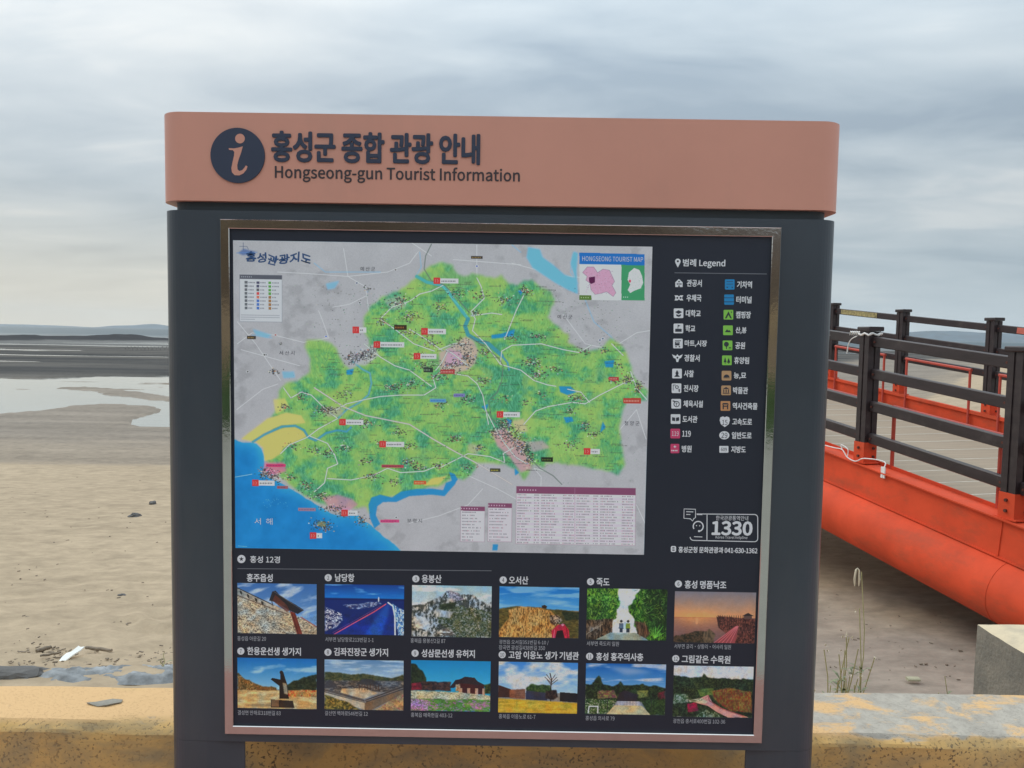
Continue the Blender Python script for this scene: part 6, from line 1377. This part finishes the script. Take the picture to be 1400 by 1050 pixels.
def t11(c):  # shrine avenue
    grad(c, 0, .45, (16,88,160), (96,146,188)); cloud(c, .42, (190,190,200), .8, 70, 11, .5, 12, .15); c.poly([(.25,.05),(.6,.08),(.85,.16),(.5,.22)], (180,180,196), .55, 6)
    tex(c, [(0,.40),(.08,.42),(.13,.28),(.17,.24),(.22,.42),(.32,.44),(.40,.42),(.44,.34),(.48,.42),(.62,.42),(.7,.38),(.8,.44),(.9,.42),(1,.48),(1,.75),(0,.75)], [(26,40,28),(52,68,42),(18,26,22)], 5, 5, 101, wob=8)
    tex(c, [(.15,.54),(.36,.52),(.4,.68),(.15,.7)], [(120,120,70),(110,60,70),(70,80,50)], 5, 4, 102, wob=6); tex(c, [(.64,.54),(.78,.52),(.8,.66),(.66,.68)], [(120,126,70),(70,80,50)], 5, 4, 103, wob=6); c.poly([(.42,.58),(.5,.52),(.6,.58),(.66,.60),(.64,.74),(.40,.74)], (44,40,48)); c.poly([(.40,.74),(.68,.74),(.70,.82),(.38,.82)], (150,148,156)); [c.line([(.42+k*.04,.74),(.42+k*.04,.82)], 1.2, (190,186,190)) for k in range(7)]
    tex(c, [(0,.7),(.4,.72),(.3,1),(0,1)], [(70,96,48),(40,60,34),(150,150,130)], 5, 4, 104, wob=4); tex(c, [(.7,.72),(1,.68),(1,1),(.8,1)], [(56,76,40),(34,50,30)], 5, 4, 105, wob=4); c.poly([(.37,.82),(.71,.82),(.82,1),(.27,1)], (190,168,124)); tex(c, [(.90,.56),(1,.52),(1,.68),(.92,.68)], [(100,40,50),(60,40,40)], 5, 5, 106)
    c.line([(.04,.98),(.05,.85),(.16,.85),(.16,.98)], 3.4, (204,204,206)); [c.line([(x,.7),(x,.96)], 1.8, (44,44,44)) for x in (.28,.83)]
def t12(c):  # garden path
    c.a[:] = (190,190,196); cloud(c, .3, (204,204,208), .6, 60, 16, .5, 13)
    tex(c, [(-.05,.18),(.1,.22),(.36,.22),(.38,.14),(.42,.22),(.6,.24),(.8,.24),(1.05,.24),(1.05,1),(-.05,1)], [(28,42,32),(56,72,48),(18,26,22)], 5, 5, 111, wob=8)
    tex(c, [(.3,.46),(.5,.44),(.52,.56),(.34,.60)], [(96,116,60),(70,90,48)], 6, 4, 112, wob=6); tex(c, [(.48,.48),(.7,.42),(.98,.5),(1,.9),(.7,.86),(.52,.66)], [(96,64,42),(120,104,52),(130,50,44)], 4, 6, 113, wob=6); tex(c, [(.02,.55),(.18,.56),(.2,.72),(0,.74)], [(60,84,54),(140,146,130)], 4, 4, 114, wob=6)
    c.poly([(.36,.62),(.44,.56),(.46,.62),(.50,.72),(.62,.82),(.80,.92),(.96,.99),(.70,1),(.56,.90),(.44,.78),(.28,.72),(.22,.68)], (186,132,124)); c.poly([(.22,.70),(.36,.62),(.44,.70),(.40,.74)], (170,160,140)); c.line([(.44,.58),(.46,.68),(.60,.82),(.90,.97)], 3.4, (150,74,74), .8); tex(c, [(.18,.74),(.30,.72),(.32,.88),(.2,.92)], [(150,30,70),(110,40,60)], 5, 5, 115, wob=5)
    tex(c, [(.2,.66),(.36,.64),(.36,.68),(.2,.71)], [(190,190,176),(90,100,70)], 4, 3, 116); c.poly([(.3,1),(.36,.88),(.48,.86),(.6,.94),(.66,1.02)], (40,56,34)); tex(c, [(.3,.96),(.42,.86),(.6,.94),(.6,1.02),(.3,1.02)], [(44,66,38),(130,140,120)], 4, 4, 117, wob=6)
TH = [
 ((325.2,796.8),(433.2,798),(433.2,866.8),(325.2,865)), ((444.3,798.6),(552.5,799.4),(552.5,868.2),(444.3,866.4)), ((563.9,799.6),(672,801),(671.8,871.4),(562.8,869.4)),
 ((683,801),(792,803),(790.5,872),(682.2,870.7)), ((802.6,803.9),(911.6,805.3),(911,875.2),(801.4,873.8)), ((922.2,808),(1033,809.6),(1031.4,879.2),(921,877.6)),
 ((325.2,899),(433.2,900),(433,968.8),(325.2,967.6)), ((444,901.4),(552.2,902.4),(551.4,970.6),(444,969.2)), ((562.5,902.2),(671,903.4),(670,972.3),(561.6,971)),
 ((681.8,904.3),(789.8,905.4),(789,975),(681.2,973.6)), ((800.8,906.2),(910.1,907.8),(909,976.8),(800,975.6)), ((920.5,909),(1029.6,911.2),(1028.2,981),(919.9,979))]
for i, (q, fn) in enumerate(zip(TH, (t1, t2, t3, t4, t5, t6, t7, t8, t9, t10, t11, t12))): thumb(i, q, fn)
PL = ['stone fortress wall and pavilion photo', 'blue breakwater photo', 'rocky peak photo', 'golden grass ridge photo', 'bamboo path photo', 'sunset and boardwalk photo', 'statue photo', 'tiled roof house photo', 'gate and flower meadow photo', 'yellow lawn and brick museum photo', 'avenue under blue sky photo', 'garden path photo']
for o, l in zip(sorted([o for o in bpy.data.objects if o.name.startswith('photo_print')], key=lambda o: o.name), PL): o['label'] = 'small printed '+l

flush_lettering()

# ------------------------------------------------------------------ sea air
def haze():
    mb = MB(); mb.box((0, 7000, 150), (15600, 16000, 330)); m = bpy.data.materials.new('sea_haze'); m.use_nodes = True; nt = m.node_tree; nt.nodes.clear()
    pv = nt.nodes.new('ShaderNodeVolumePrincipled'); pv.inputs['Density'].default_value = HAZE_DENSITY; pv.inputs['Color'].default_value = (0.97, 0.97, 0.96, 1); pv.inputs['Anisotropy'].default_value = 0.0
    out = nt.nodes.new('ShaderNodeOutputMaterial'); nt.links.new(pv.outputs[0], out.inputs['Volume'])
    tag(mb.build('haze', m), kind='stuff')
HAZE_DENSITY = 0.00005
haze()
